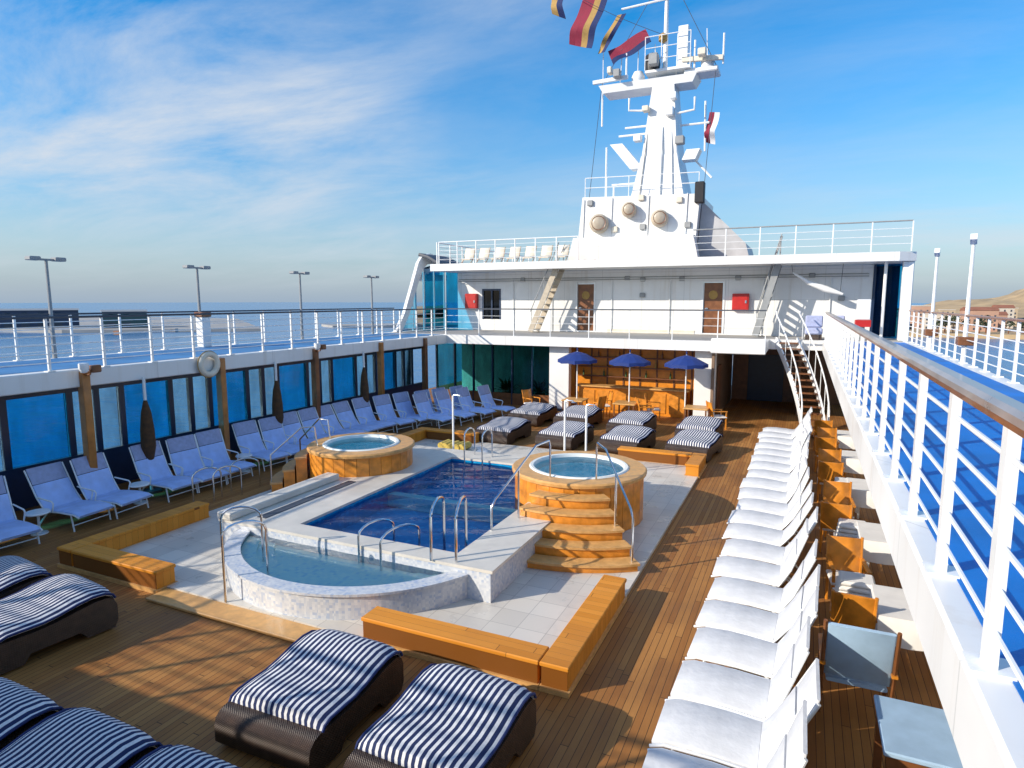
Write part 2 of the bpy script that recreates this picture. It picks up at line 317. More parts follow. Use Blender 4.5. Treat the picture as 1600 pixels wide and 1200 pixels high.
# ------------------------------------------------------------------ mesh building
class MB:
    def __init__(s): s.v = []; s.f = []; s.sm = []
    def add(s, vs, fs, smooth=False):
        o = len(s.v); s.v += [tuple(v) for v in vs]; s.f += [tuple(i + o for i in f) for f in fs]; s.sm += [smooth] * len(fs); return s
    def box(s, x0, x1, y0, y1, z0, z1, bev=0.0):
        if bev <= 0:
            return s.add([(x0,y0,z0),(x1,y0,z0),(x1,y1,z0),(x0,y1,z0),(x0,y0,z1),(x1,y0,z1),(x1,y1,z1),(x0,y1,z1)],
                     [(0,3,2,1),(4,5,6,7),(0,1,5,4),(1,2,6,5),(2,3,7,6),(3,0,4,7)])
        b = min(bev, (x1-x0)*.45, (y1-y0)*.45, (z1-z0)*.45); vs = []; 
        def ring(z, i): return [(x0+i,y0,z),(x1-i,y0,z),(x1,y0+i,z),(x1,y1-i,z),(x1-i,y1,z),(x0+i,y1,z),(x0,y1-i,z),(x0,y0+i,z)]
        def inner(z): return [(x0+b,y0+b,z),(x1-b,y0+b,z),(x1-b,y0+b,z),(x1-b,y1-b,z),(x1-b,y1-b,z),(x0+b,y1-b,z),(x0+b,y1-b,z),(x0+b,y0+b,z)]
        k = b * 0.8
        rings = [ring(z0 + b, k), ring(z1 - b, k)]
        top = [(x0+b,y0+b,z1),(x1-b,y0+b,z1),(x1-b,y1-b,z1),(x0+b,y1-b,z1)]; bot = [(p[0],p[1],z0) for p in top]
        vs = rings[0] + rings[1] + bot + top; fs = [(i,(i+1)%8,8+(i+1)%8,8+i) for i in range(8)]
        T = 20; B = 16
        for q in range(4):
            a = 2*q; n = (2*q+1)
            fs.append((8+a, 8+n, T+(q+1)%4, T+q)); fs.append((8+n, 8+(n+1)%8, T+(q+1)%4))
            fs.append((n, a, B+q, B+(q+1)%4)); fs.append(((n+1)%8, n, B+(q+1)%4))
        fs += [(T,T+1,T+2,T+3),(B+3,B+2,B+1,B)]
        return s.add(vs, fs)
    def frame(s, p, q):
        d = (Vector(q) - Vector(p)).normalized(); up = Vector((0,0,1)) if abs(d.z) < .95 else Vector((1,0,0))
        a = d.cross(up).normalized(); b = a.cross(d).normalized(); return d, a, b
    def bar(s, p, q, w, h):
        d, a, b = s.frame(p, q); p = Vector(p); q = Vector(q); vs = []
        for c in (p, q):
            for (i, j) in ((-1,-1),(1,-1),(1,1),(-1,1)): vs.append(c + a*(w/2*i) + b*(h/2*j))
        return s.add(vs, [(3,2,1,0),(4,5,6,7),(0,1,5,4),(1,2,6,5),(2,3,7,6),(3,0,4,7)])
    def tube(s, path, r, n=8, closed=False):
        P = [Vector(p) for p in path]; vs = []; m = len(P)
        rr = r if isinstance(r, (list, tuple)) else [r]*m
        prev = None
        for i, p in enumerate(P):
            if closed: d = P[(i+1)%m] - P[i-1]
            else: d = P[min(i+1,m-1)] - P[max(i-1,0)]
            d.normalize()
            if prev is None:
                up = Vector((0,0,1)) if abs(d.z) < .9 else Vector((1,0,0)); a = d.cross(up).normalized()
            else:
                a = prev - d*prev.dot(d); a = a.normalized() if a.length > 1e-6 else d.orthogonal().normalized()
            prev = a; b = d.cross(a)
            for k in range(n):
                t = 2*pi*k/n; vs.append(p + a*(rr[i]*cos(t)) + b*(rr[i]*sin(t)))
        fs = [(i*n+k, i*n+(k+1)%n, ((i+1)%m)*n+(k+1)%n, ((i+1)%m)*n+k) for i in range(m if closed else m-1) for k in range(n)]
        s.add(vs, fs, True)
        if not closed:
            o = len(s.v) - len(vs); s.f += [tuple(o+k for k in range(n))[::-1], tuple(o+(m-1)*n+k for k in range(n))]; s.sm += [False]*2
        return s
    def lathe(s, prof, c=(0,0,0), n=32, a0=0.0, a1=2*pi, smooth=True, sx=1.0, sy=1.0):
        full = abs(a1-a0-2*pi) < 1e-6; m = n if full else n+1; vs = []
        for (r, z) in prof:
            for k in range(m):
                t = a0 + (a1-a0)*k/n; vs.append((c[0]+r*cos(t)*sx, c[1]+r*sin(t)*sy, c[2]+z))
        fs = []
        for i in range(len(prof)-1):
            for k in range(n):
                k2 = (k+1)%m if full else k+1
                fs.append((i*m+k, i*m+k2, (i+1)*m+k2, (i+1)*m+k))
        return s.add(vs, fs, smooth)
    def prism(s, poly, z0, z1):
        n = len(poly); vs = [(x,y,z0) for x,y in poly] + [(x,y,z1) for x,y in poly]
        return s.add(vs, [tuple(range(n))[::-1], tuple(range(n,2*n))] + [(i,(i+1)%n,n+(i+1)%n,n+i) for i in range(n)])
    def extr(s, prof, axis, a, b, smooth=False):
        """profile polygon in the plane across axis: axis 'x' -> (y,z), 'y' -> (x,z)"""
        n = len(prof)
        f = (lambda p, t: (t, p[0], p[1])) if axis == 'x' else (lambda p, t: (p[0], t, p[1]))
        vs = [f(p,a) for p in prof] + [f(p,b) for p in prof]
        o = len(s.v)
        s.add(vs, [(i,(i+1)%n,n+(i+1)%n,n+i) for i in range(n)], smooth)
        s.f += [tuple(o+i for i in range(n))[::-1], tuple(o+n+i for i in range(n))]; s.sm += [False]*2
        return s
    def sheet(s, line, th, axis, a, b):
        """an open profile thickened by th and swept along an axis"""
        up = []; dn = []
        for i, (u, z) in enumerate(line):
            p = line[max(i-1,0)]; q = line[min(i+1,len(line)-1)]; dx, dz = q[0]-p[0], q[1]-p[1]; L = sqrt(dx*dx+dz*dz) or 1
            up.append((u - dz/L*th/2, z + dx/L*th/2)); dn.append((u + dz/L*th/2, z - dx/L*th/2))
        n = len(line); f = (lambda p, t: (t, p[0], p[1])) if axis == 'x' else (lambda p, t: (p[0], t, p[1]))
        e = min(0.02, th*0.4); A = []
        for (t, k) in ((a,0),(a+e,1),(b-e,1),(b,0)):
            for i in range(n):
                if k: A += [f(up[i],t), f(dn[i],t)]
                else:
                    mu = (up[i][0]*.75+dn[i][0]*.25, up[i][1]*.75+dn[i][1]*.25); md = (up[i][0]*.25+dn[i][0]*.75, up[i][1]*.25+dn[i][1]*.75)
                    A += [f(mu,t), f(md,t)]
        fs = []; R = 2*n
        for j in range(3):
            for i in range(n-1):
                fs.append((j*R+2*i, (j+1)*R+2*i, (j+1)*R+2*i+2, j*R+2*i+2)); fs.append((j*R+2*i+1, j*R+2*i+3, (j+1)*R+2*i+3, (j+1)*R+2*i+1))
            fs.append((j*R, j*R+1, (j+1)*R+1, (j+1)*R)); z = 2*n-2; fs.append((j*R+z, (j+1)*R+z, (j+1)*R+z+1, j*R+z+1))
        for i in range(n-1):
            fs.append((2*i, 2*i+2, 2*i+3, 2*i+1)); fs.append((3*R+2*i, 3*R+2*i+1, 3*R+2*i+3, 3*R+2*i+2))
        return s.add(A, fs, True)
    def build(s, name, m, parent=None, base=None):
        """coordinates are world ones unless the parent is a template at the origin; base = origin for a top-level mesh"""
        me = bpy.data.meshes.new(name)
        o = Vector(base) if base is not None else (WLOC.get(parent.name, Vector()) if parent else Vector())
        me.from_pydata([(v[0]-o.x, v[1]-o.y, v[2]-o.z) for v in s.v], [], s.f)
        me.polygons.foreach_set('use_smooth', s.sm); me.update()
        me.materials.append(MATS[m]); ob = bpy.data.objects.new(name, me); COL.objects.link(ob)
        if any(s.sm):
            try: me.set_sharp_from_angle(angle=radians(42))
            except Exception: pass
        if parent: ob.parent = parent; WLOC[ob.name] = o
        else: ob.location = o; WLOC[ob.name] = o
        return ob
WLOC = {}
def tag(o, label=None, cat=None, group=None, kind=None):
    for k, v in (('label', label), ('category', cat), ('group', group), ('kind', kind)):
        if v: o[k] = v
    return o
def thing(name, label, cat, loc=(0,0,0), group=None):
    o = bpy.data.objects.new(name, None); o.empty_display_size = 0.2; COL.objects.link(o); o.location = loc
    WLOC[o.name] = Vector(loc); return tag(o, label, cat, group)
def copy_tree(o, parent=None, loc=None, rz=None, label=None, group=None, scale=None):
    c = o.copy(); COL.objects.link(c); c.parent = parent
    if loc is not None: c.location = loc
    if rz is not None: c.rotation_euler = (0,0,rz)
    if scale is not None: c.scale = scale
    if label: c['label'] = label
    if group: c['group'] = group
    for ch in list(o.children): copy_tree(ch, c)
    return c
def structure(name, mb, m, base=(0,0,0), kind='structure'):
    return tag(mb.build(name, m, None, base), kind=kind)
def arc(a, b, n): return [a + (b-a)*i/n for i in range(n+1)]
ORD = ['nearest','second','third','fourth','fifth','sixth','seventh','eighth','ninth','tenth','eleventh','twelfth','thirteenth','fourteenth','fifteenth','sixteenth','seventeenth','eighteenth','nineteenth','twentieth','twenty-first','twenty-second','twenty-third','twenty-fourth']

# key planes of the ship (metres; camera stands on the aft deck, main deck is z = 0, bow is +Y)
ZT = 3.05                      # track deck level
XPI, XPO = -14.0, -17.5        # port track inner and outer edge
XSI, XSO = 0.66, 3.55           # starboard track inner and outer edge
YF = 24.0                      # edge of the fore deck over the bar
CX = -6.75                     # centre line

# ================================================================== SETTING
structure('sea', MB().add([(-9000,-9000,-22),(9000,-9000,-22),(9000,9000,-22),(-9000,9000,-22)], [(0,1,2,3)]), 'sea_water')
structure('main_deck', MB().box(XPO, XSO, -10, 36, -0.3, 0.0), 'deck_teak')
structure('hull', MB().box(XPO+0.02, XSO-0.02, -40, 60, -22.5, -0.31), 'white_paint')
def track(name, x0, x1, y0, y1, si):
    o = structure(name, MB().box(x0, x1, y0, y1, ZT-0.38, ZT, 0.02), 'ship_plate')
    MB().box(x0+(0.14 if x0 > 0 else 0.32), x1-0.32, y0+0.02, y1-0.02, ZT+0.002, ZT+0.008).build('running_surface', 'track_blue' if x0 > 0 else 'track_faded', o)
    return o
track('port_track_deck', XPO, XPI, -0.1, YF, 1)
track('starboard_track_deck', XSI, XSO, -0.1, YF+2.0, 1)
structure('aft_deck', MB().box(XPO, XSO, -9, -0.12, ZT-0.38, ZT), 'white_paint')
fd = structure('fore_deck', MB().prism([(XPO,YF+.003),(-1.15,YF+.003),(-1.15,YF+2.003),(XSO,YF+2.003),(XSO,36),(XPO,36)], ZT-0.36, ZT+0.003), 'ship_plate')
MB().prism([(XPO+.3,YF+.35),(-1.4,YF+.35),(-1.4,YF+2.4),(XSO-.3,YF+2.4),(XSO-.3,35.9),(XPO+.3,35.9)], ZT+0.005, ZT+0.009).build('deck_covering', 'concrete', fd)
# bright beam over the passage at the right of the bar
MB().box(-3.0, -1.152, YF-0.14, YF-0.002, ZT-0.42, ZT+0.12, 0.03).build('beam', 'white_gloss', fd)

# ================================================================== RAILINGS
def railing(label, p0, p1, z0=ZT, h=1.1, step=1.0, bars=5, cap='wood_brown', post='white_gloss', pw=0.06, capw=0.10, plate=True, br=0.012, cat='railing'):
    r = thing('railing', label, cat, (p0[0], p0[1], z0))
    a = Vector((p0[0], p0[1], 0)); b = Vector((p1[0], p1[1], 0)); L = (b-a).length; d = (b-a)/L; n = max(1, round(L/step))
    top = MB()
    if capw > 0.06:
        A = a + Vector((0,0,z0+h)); B = b + Vector((0,0,z0+h)); s = Vector((-d.y, d.x, 0))
        prof = [(-capw/2,-0.012),(-capw/2,0.018),(-capw*.3,0.036),(capw*.3,0.036),(capw/2,0.018),(capw/2,-0.012)]
        m = len(prof); vs_ = [c + s*u + Vector((0,0,w)) for c in (A,B) for u,w in prof]
        top.add(vs_, [(i,(i+1)%m,m+(i+1)%m,m+i) for i in range(m)] + [tuple(range(m))[::-1], tuple(range(m,2*m))])
    else: top.tube([(a.x,a.y,z0+h),(b.x,b.y,z0+h)], capw/2, 8)
    top.build('top_rail', cap, r)
    if cap == 'cap_grey': MB().box(a.x-.03, a.x+.03, a.y, b.y, z0+h-.05, z0+h-.0125).build('rail_batten', 'wood_brown', r)
    for k in range(bars):
        z = z0 + h*(k+1)/(bars+1)
        MB().tube([(a.x,a.y,z),(b.x,b.y,z)], br, 6).build('bar', post, r)
    pm = None; pl = None
    for i in range(n+1):
        c = a + d*(L*i/n)
        if pm is None:
            u = MB(); s = Vector((-d.y,d.x,0)); wd = pw/2; td = 0.022
            vs_ = [Vector((c.x,c.y,z)) + d*(i_*wd) + s*(j_*td) for z in (z0+0.001, z0+h-0.012) for i_,j_ in ((-1,-1),(1,-1),(1,1),(-1,1))]
            u.add(vs_, [(3,2,1,0),(4,5,6,7),(0,1,5,4),(1,2,6,5),(2,3,7,6),(3,0,4,7)])
            pm = u.build('post', post, r)
            if plate:
                q = MB().box(c.x-.075, c.x+.075, c.y-.075, c.y+.075, z0+0.001, z0+0.02); pl = q.build('base_plate', post, pm)
        else:
            o = pm.copy(); COL.objects.link(o); o.parent = r; o.location = d*(L*i/n)
            if pl:
                q = pl.copy(); COL.objects.link(q); q.parent = o
    return r
railing('white starboard railing with varnished wooden cap nearest the camera', (XSI+0.08, -0.05), (XSI+0.08, 25.9), h=1.03, cap='cap_grey', pw=0.075)
railing('outer white railing of the blue running track on the right', (XSO-0.1, -0.05), (XSO-0.1, 33))
railing('inner railing above the grey fascia over the blue deck chairs on the left', (XPI-0.08, -0.05), (XPI-0.08, YF+0.08), step=1.15, cap='dark_grey', pw=0.05, capw=0.07)
railing('outer railing at the ship side on the left, harbour behind', (XPO+0.1, -0.05), (XPO+0.1, 25), step=1.3, cap='dark_grey', pw=0.05, capw=0.07)
railing('thin railing along the fore deck edge above the bar', (XPI-0.08, YF+0.08), (-1.2, YF+0.08), step=1.6, bars=3, cap='dark_grey', pw=0.03, capw=0.07, plate=False, br=0.008)
railing('aft deck railing just below the viewpoint', (XPI-0.2, -0.25), (XSI-0.1, -0.25), cap='wood_brown')

# ================================================================== PORT WINDSCREEN
XW = -15.3
pw_ = thing('windscreen_wall', 'long dark framed window wall behind the blue deck chairs on the left', 'window wall', (XW, 2, 0))
MB().box(XW-.06, XW+.06, -0.1, 24.0, 0.0, 0.85).build('lower_panel', 'navy_frame', pw_)
MB().box(XW-.07, XW+.07, -0.1, 24.0, 2.42, ZT-0.385).build('header', 'navy_frame', pw_)
MB().box(XW-.07, XW+.07, -0.1, 24.0, 0.852, 0.93).build('sill', 'navy_frame', pw_)
y = -0.1; k = 0
pat = [(1.35,'glass_deep'),(0.62,'glass_pale'),(0.62,'glass_pale')]
while y < 23.8:
    w, g = pat[k % 3]; k += 1
    MB().box(XW-.05, XW+.05, y-0.07, y+0.07, 0.932, 2.418).build('mullion', 'navy_frame', pw_)
    if y + w < 24.2: MB().box(XW-.008, XW+.008, y+0.072, min(y+w-0.072, 23.95), 0.932, 2.418).build('pane', g, pw_)
    y += w
# starboard wall under the track
sw = thing('side_wall', 'white panelled side wall under the right running track', 'wall', (2.6, 2, 0))
MB().box(2.6, 2.7, -0.1, 26, 0.0, ZT-0.385).build('wall_panel', 'white_paint', sw)
for i in range(9):
    yy = 1.2 + i*2.7
    MB().box(2.57, 2.597, yy, yy+1.7, 0.9, 2.3).build('window', 'glass_teal', sw)

# ================================================================== POSTS AND LAMPS ALONG THE PORT SIDE
for i, yy in enumerate((5.0, 8.6, 12.15, 15.75, 19.2, 22.2)):
    nm = ['just off the left edge of the view', 'nearest the left edge of the view', 'second from the left', 'third from the left', 'fourth from the left', 'farthest forward'][i]
    r = thing('support_post', 'varnished brown wooden post holding the left walkway, ' + nm, 'post', (XPI+.02, yy, 0), 'wooden posts along the left walkway')
    MB().box(XPI-.09, XPI+.11, yy-.085, yy+.085, 0.06, 3.0, 0.012).build('shaft', 'wood_post' if i % 2 == 0 or i == 1 else 'wood_brown', r)
    MB().box(XPI-.13, XPI+.15, yy-.125, yy+.125, 0.0, 0.06).build('foot', 'chrome', r)
    if i in (1, 3):
        l = thing('wall_lamp', 'white spotlight with brown bracket on the post ' + nm, 'lamp', (XPI+.16, yy, 3.0))
        MB().tube([(XPI+.10,yy,2.92),(XPI+.24,yy,2.95),(XPI+.26,yy+.02,3.05)], 0.02).build('bracket', 'wood_brown', l)
        MB().lathe([(0.001,0),(0.06,0.02),(0.10,0.10),(0.10,0.20),(0.08,0.22),(0.001,0.22)], (XPI+.24, yy-.12, 2.98), 16).build('lamp_head', 'white_gloss', l)
        MB().box(XPI+.17, XPI+.31, yy+.02, yy+.22, 2.98, 3.14, 0.02).build('ballast_box', 'wood_brown', l)
lb = thing('lifebuoy', 'pale round lifebuoy hung beside the second wooden post on the left', 'lifebuoy', (XPI+.1, 11.72, 2.85))
MB().tube([(XPI+.1, 11.72+.26*cos(t), 2.88+.26*sin(t)) for t in [2*pi*i/24 for i in range(24)]], 0.075, 10, True).build('ring', 'ivory_paint', lb)
MB().tube([(XPI+.1, 11.72+.34*cos(t), 2.88+.34*sin(t)) for t in [2*pi*i/24 for i in range(24)]], 0.012, 6, True).build('grab_line', 'flag_yellow', lb)
for i, yy in enumerate((9.9, 14.0, 18.1)):
    r = thing('folded_parasol', 'folded dark brown parasol on a white pole among the blue deck chairs, ' + ('nearest of three','middle of three','farthest of three')[i], 'parasol', (-13.9, yy, 0), 'folded brown parasols')
    MB().tube([(-13.9,yy,0.05),(-13.9,yy,2.75)], 0.035).build('pole', 'white_gloss', r)
    MB().lathe([(0.04,0.75),(0.10,0.80),(0.16,1.1),(0.15,1.5),(0.11,1.9),(0.05,2.15),(0.036,2.2)], (-13.9,yy,0), 14).build('folded_canopy', 'fabric_brown', r)
    MB().lathe([(0.001,0.06),(0.2,0.05),(0.22,0.0)], (-13.9,yy,0), 20).build('base', 'dark_grey', r)

# deck light poles outside
def light_pole(x, yy, top, label, two, grp):
    r = thing('light_pole', label, 'light pole', (x, yy, ZT), grp)
    MB().tube([(x,yy,ZT),(x,yy,top)], [0.055,0.035]).build('pole', 'white_gloss' if not two else 'grey_paint', r)
    if two:
        MB().bar((x,yy-.33,top),(x,yy+.33,top), 0.05, 0.05).build('crossarm', 'grey_paint', r)
        for s_ in (-1,1): MB().box(x-.12, x+.12, yy+s_*.30-.13, yy+s_*.30+.13, top-.03, top+.07, 0.02).build('lamp_head', 'grey_paint', r)
    else:
        MB().bar((x,yy,top),(x-.05,yy-.22,top+.10), 0.13, 0.14).build('lamp_head', 'white_gloss', r)
        MB().box(x-.16, x+.16, yy-.16, yy+.16, ZT+.42, ZT+.62, 0.02).build('junction_box', 'wood_brown', r)
for i, yy in enumerate((10.0, 14.4, 18.9, 23.3)):
    light_pole(-17.35, yy, 5.52, 'tall thin twin headed lamp pole on the left ship side, ' + ('leftmost','second from left','third from left','farthest')[i], True, 'lamp poles on the left')
for i, yy in enumerate((17.95, 22.4, 27.2)):
    light_pole(3.44, yy, 5.84, 'white single headed lamp pole outside the right railing, ' + ('nearest and tallest looking','middle one','farthest')[i], False, 'lamp poles on the right')
r = thing('pillar', 'thick pale pillar with a brown cap behind the left railing', 'pillar', (-17.1, 14.3, ZT))
MB().box(-17.25,-16.95,14.15,14.45,ZT+.009,ZT+.95,.02).build('shaft','white_paint',r); MB().box(-17.28,-16.92,14.12,14.48,ZT+.951,ZT+1.1,.02).build('cap','wood_brown',r)

# ================================================================== DECK CHAIRS
def deck_chair(name, m_sling, m_head, k=1.0, arms=True):
    """reclining sling chair; local x points to the foot end, hinge at x = 0.1"""
    r = thing(name, 'deck chair', 'deck chair')
    w = 0.36
    seat = [(1.06,0.30),(0.95,0.345),(0.7,0.36),(0.4,0.345),(0.2,0.325),(0.12,0.33)]
    MB().sheet(seat, 0.055, 'y', -w, w).build('seat', m_sling, r)
    g = 1.0 if k <= 1 else 0.95
    bk = lambda p: (0.10-(0.10-p[0])*k, 0.335+(p[1]-0.335)*g)
    back = [bk(p) for p in ((0.10,0.335),(0.04,0.42),(-0.06,0.62),(-0.145,0.82))]
    MB().sheet(back[::-1], 0.055, 'y', -w, w).build('backrest', m_sling, r)
    head = [bk(p) for p in ((-0.15,0.835),(-0.21,0.99),(-0.27,1.13),(-0.275,1.17))]
    MB().sheet(head[::-1], 0.03, 'y', -w+.01, w-.01).build('headrest', m_head, r)
    for s_ in (-1,1):
        yy = s_*(w+.02)
        f = MB().tube([(1.08,yy,0.29),(0.95,yy,0.335),(0.5,yy,0.34),(0.12,yy,0.315),(*bk((-0.05,0.58))[:1],yy,bk((0,0.58))[1]),(bk((-0.28,0))[0],yy,bk((0,1.15))[1])], 0.017, 6); f.build('side_rail', 'white_gloss', r)
        if arms: MB().tube([(0.36,yy*1.05,0.33),(0.42,yy*1.07,0.52),(0.38,yy*1.08,0.56),(-0.03,yy*1.08,0.60)], 0.016, 6).build('armrest', 'white_gloss', r)
        MB().tube([(0.86,yy,0.34),(0.92,yy,0.0)], 0.017, 6).build('leg', 'white_gloss', r)
        MB().tube([(0.2,yy,0.32),(-0.10,yy,0.0)], 0.017, 6).build('leg', 'white_gloss', r)
    MB().tube([(0.90,-w,0.12),(0.90,w,0.12)], 0.012, 6).build('stretcher', 'white_gloss', r)
    return r
RS = [deck_chair('deck_chair', 'mesh_white', 'mesh_white', q, False) for q in (1.0, 0.86, 1.15)]
y = 4.35; i = 0
while y < 22.4:
    lab = 'white reclining deck chair in the sunlit right row, ' + ORD[i] + (' to' if i == 0 else ' from') + ' the camera'
    c = RS[i] if i < 3 else copy_tree(random.choice(RS))
    c.location = (random.uniform(-.05,.04), y, 0); c.rotation_euler = (0,0,pi + random.uniform(-.045,.045)); tag(c, lab, 'deck chair', 'white deck chairs in the right row')
    y += 0.83 + random.uniform(-.04,.06); i += 1
PS = [deck_chair('deck_chair', 'mesh_shade_blue', 'mesh_grey', q) for q in (1.0, 0.8, 1.3)]; ps = PS[0]
y = 5.7; i = 0; table_y = []
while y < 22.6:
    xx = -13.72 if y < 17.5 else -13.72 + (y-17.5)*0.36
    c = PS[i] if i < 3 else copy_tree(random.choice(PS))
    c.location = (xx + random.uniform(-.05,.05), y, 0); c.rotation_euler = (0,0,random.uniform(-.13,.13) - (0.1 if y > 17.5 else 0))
    tag(c, 'shade-tinted blue reclining deck chair in the shaded left row, ' + ORD[i] + (' to' if i == 0 else ' from') + ' the camera', 'deck chair', 'blue deck chairs in the left row')
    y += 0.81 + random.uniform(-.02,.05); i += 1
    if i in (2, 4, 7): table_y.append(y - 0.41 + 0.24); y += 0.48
# second short rank of chairs at the forward left
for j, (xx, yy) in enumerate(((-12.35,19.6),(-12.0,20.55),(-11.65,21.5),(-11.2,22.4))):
    copy_tree(ps, None, (xx,yy,0), -0.12, 'shade-tinted blue deck chair in the short front rank, ' + ORD[j] + (' to' if j == 0 else ' from') + ' the camera', 'blue deck chairs at the forward left')
# small round side tables in the port row
st = thing('side_table', 'side table', 'table')
MB().lathe([(0.001,0.40),(0.2,0.40),(0.215,0.42),(0.2,0.445),(0.001,0.445)], (0,0,0), 20).build('table_top', 'white_gloss', st)
MB().tube([(0,0,0.02),(0,0,0.40)], 0.025).build('stem', 'white_gloss', st)
MB().lathe([(0.001,0.03),(0.14,0.02),(0.15,0.0)], (0,0,0), 16).build('foot', 'white_gloss', st)
for j, yy in enumerate(table_y):
    c = st if j == 0 else copy_tree(st)
    c.location = (-13.35, yy, 0); tag(c, 'small round white side table between blue chairs, ' + ('nearest the left edge','second from the left edge','third from the left edge')[j], 'table', 'small white side tables')

# ================================================================== RATTAN SUNBEDS
def sunbed():
    r = thing('sunbed', 'sunbed', 'sunbed'); W = 0.60
    top = [(0.0,0.27),(0.02,0.34),(0.08,0.39),(0.18,0.41),(0.40,0.40),(0.62,0.395),(0.85,0.41),(1.10,0.45),(1.32,0.48),(1.48,0.475),(1.56,0.43),(1.60,0.34)]
    body = [(0.06,0.03),(0.0,0.10)] + top + [(1.60,0.12),(1.55,0.03),(1.20,0.03),(1.12,0.14),(0.54,0.14),(0.46,0.03)]
    MB().extr(body[::-1], 'x', -W, W, True).build('rattan_base', 'rattan', r)
    cu = [(0.20,0.455),(0.23,0.50),(0.32,0.525),(0.50,0.525),(0.70,0.52),(0.90,0.545),(1.10,0.59),(1.30,0.615),(1.46,0.60),(1.55,0.555),(1.58,0.50)]
    # cushion: lofted with a soft crown across its width
    nx = 13; vs_ = []; fs = []
    n = len(cu)
    for i,(yy,z) in enumerate(cu):
        for k in range(nx):
            u = -1 + 2*k/(nx-1); e = 1 - abs(u)**6; ez = 1 if 0 < i < n-1 else 0.5
            vs_.append((u*(W-.01), yy, z - 0.055*(1-e)*1.0 + 0.018*e*ez + 0.006*sin(3*u+i)))
    m = len(vs_)
    for i,(yy,z) in enumerate(cu):
        for k in range(nx):
            u = -1 + 2*k/(nx-1); vs_.append((u*(W-.02), yy, z - 0.085))
    for i in range(n-1):
        for k in range(nx-1):
            a = i*nx+k; fs.append((a,a+1,a+nx+1,a+nx)); fs.append((m+a,m+a+nx,m+a+nx+1,m+a+1))
        a = i*nx; fs.append((a,a+nx,m+a+nx,m+a)); a = i*nx+nx-1; fs.append((a,m+a,m+a+nx,a+nx))
    for k in range(nx-1):
        fs.append((k,m+k,m+k+1,k+1)); a = (n-1)*nx+k; fs.append((a,a+1,m+a+1,m+a))
    MB().add(vs_, fs, True).build('cushion', 'stripe_fabric', r)
    for s_ in (-1,1):
        MB().tube([(s_*(W-.002), yy, z-0.055) for yy,z in cu], 0.016, 6).build('piping', 'fabric_navy', r)
    return r
sb = sunbed(); first = True
NEAR = [(-4.58,4.18,0.02,'on the deck before the pool gap, left of the near two'),(-2.96,4.12,-0.03,'on the brown deck before the pool, right of the two near ones'),
        (-9.2,3.85,-0.10,'at the left edge of the view below the wooden curb'),(-10.7,3.9,-0.10,'mostly out of view at the left edge, behind its neighbour'),
        (-5.75,2.0,0.0,'in the bottom left corner'),(-4.42,2.02,0.0,'only its tip showing at the bottom edge'),(-7.1,1.95,0.0,'cut off by the left edge near the bottom corner')]
for (x,yy,rz,l) in NEAR:
    c = sb if first else copy_tree(sb); first = False
    c.location = (x,yy,0); c.rotation_euler = (0,0,rz); tag(c, 'striped rattan sunbed ' + l, 'sunbed', 'rattan sunbeds near the camera')
FAR = [(-8.8,17.7,'first from the left in the near row'),(-6.75,17.85,'second from the left in the near row'),(-4.8,17.95,'third from the left in the near row'),(-2.85,18.1,'rightmost in the near row'),
       (-9.1,20.9,'leftmost in the far row'),(-7.35,21.0,'second from the left in the far row'),(-5.3,20.6,'third from the left in the far row'),(-3.0,20.5,'rightmost in the far row')]
for (x,yy,l) in FAR:
    copy_tree(sb, None, (x,yy,0), random.uniform(-.14,-.04), 'striped rattan sunbed between pool and bar, ' + l, 'rattan sunbeds by the bar', (1,1.12,1))

# ================================================================== POOL PLATFORM
structure('pool_platform', MB().box(-11.3, -2.25, 6.45, 17.7, 0.003, 0.06), 'platform_tiles')
def curb(label, boxes):
    r = thing('wooden_curb', label, 'curb', (boxes[0][0], boxes[0][2], 0))
    for b in boxes:
        MB().box(b[0], b[1], b[2], b[3], 0.065, 0.30).build('side_board', 'curb_teak', r)
        MB().box(b[0]-.02, b[1]+.02, b[2]-.02, b[3]+.02, 0.302, 0.36, 0.012).build('cap_board', 'curb_teak', r)
        MB().box(b[0]-.03, b[1]+.03, b[2]-.03, b[3]+.03, 0.002, 0.063).build('plinth', 'wood_tread', r)
    return r
curb('orange wooden curb corner around the near right of the pool', [(-5.1,-2.61,6.46,6.78),(-2.56,-2.24,6.46,9.05)])
curb('wooden curb corner at the near left of the pool, half in shade', [(-10.94,-8.9,6.3,6.62),(-11.32,-11.0,6.3,9.05)])
curb('wooden curb corner at the far right beyond the right whirlpool', [(-4.6,-2.61,17.4,17.72),(-2.56,-2.24,16.4,17.72)])
curb('wooden curb corner at the far left beyond the left whirlpool', [(-10.94,-9.2,17.4,17.72),(-11.32,-11.0,16.4,17.72)])
s_ = thing('deck_step', 'low teak step strip in front of the curved shallow pool', 'step', (-7.0,6.2,0))
MB().box(-8.84,-5.16,6.06,6.44,0.002,0.05,.01).build('tread','wood_tread',s_)

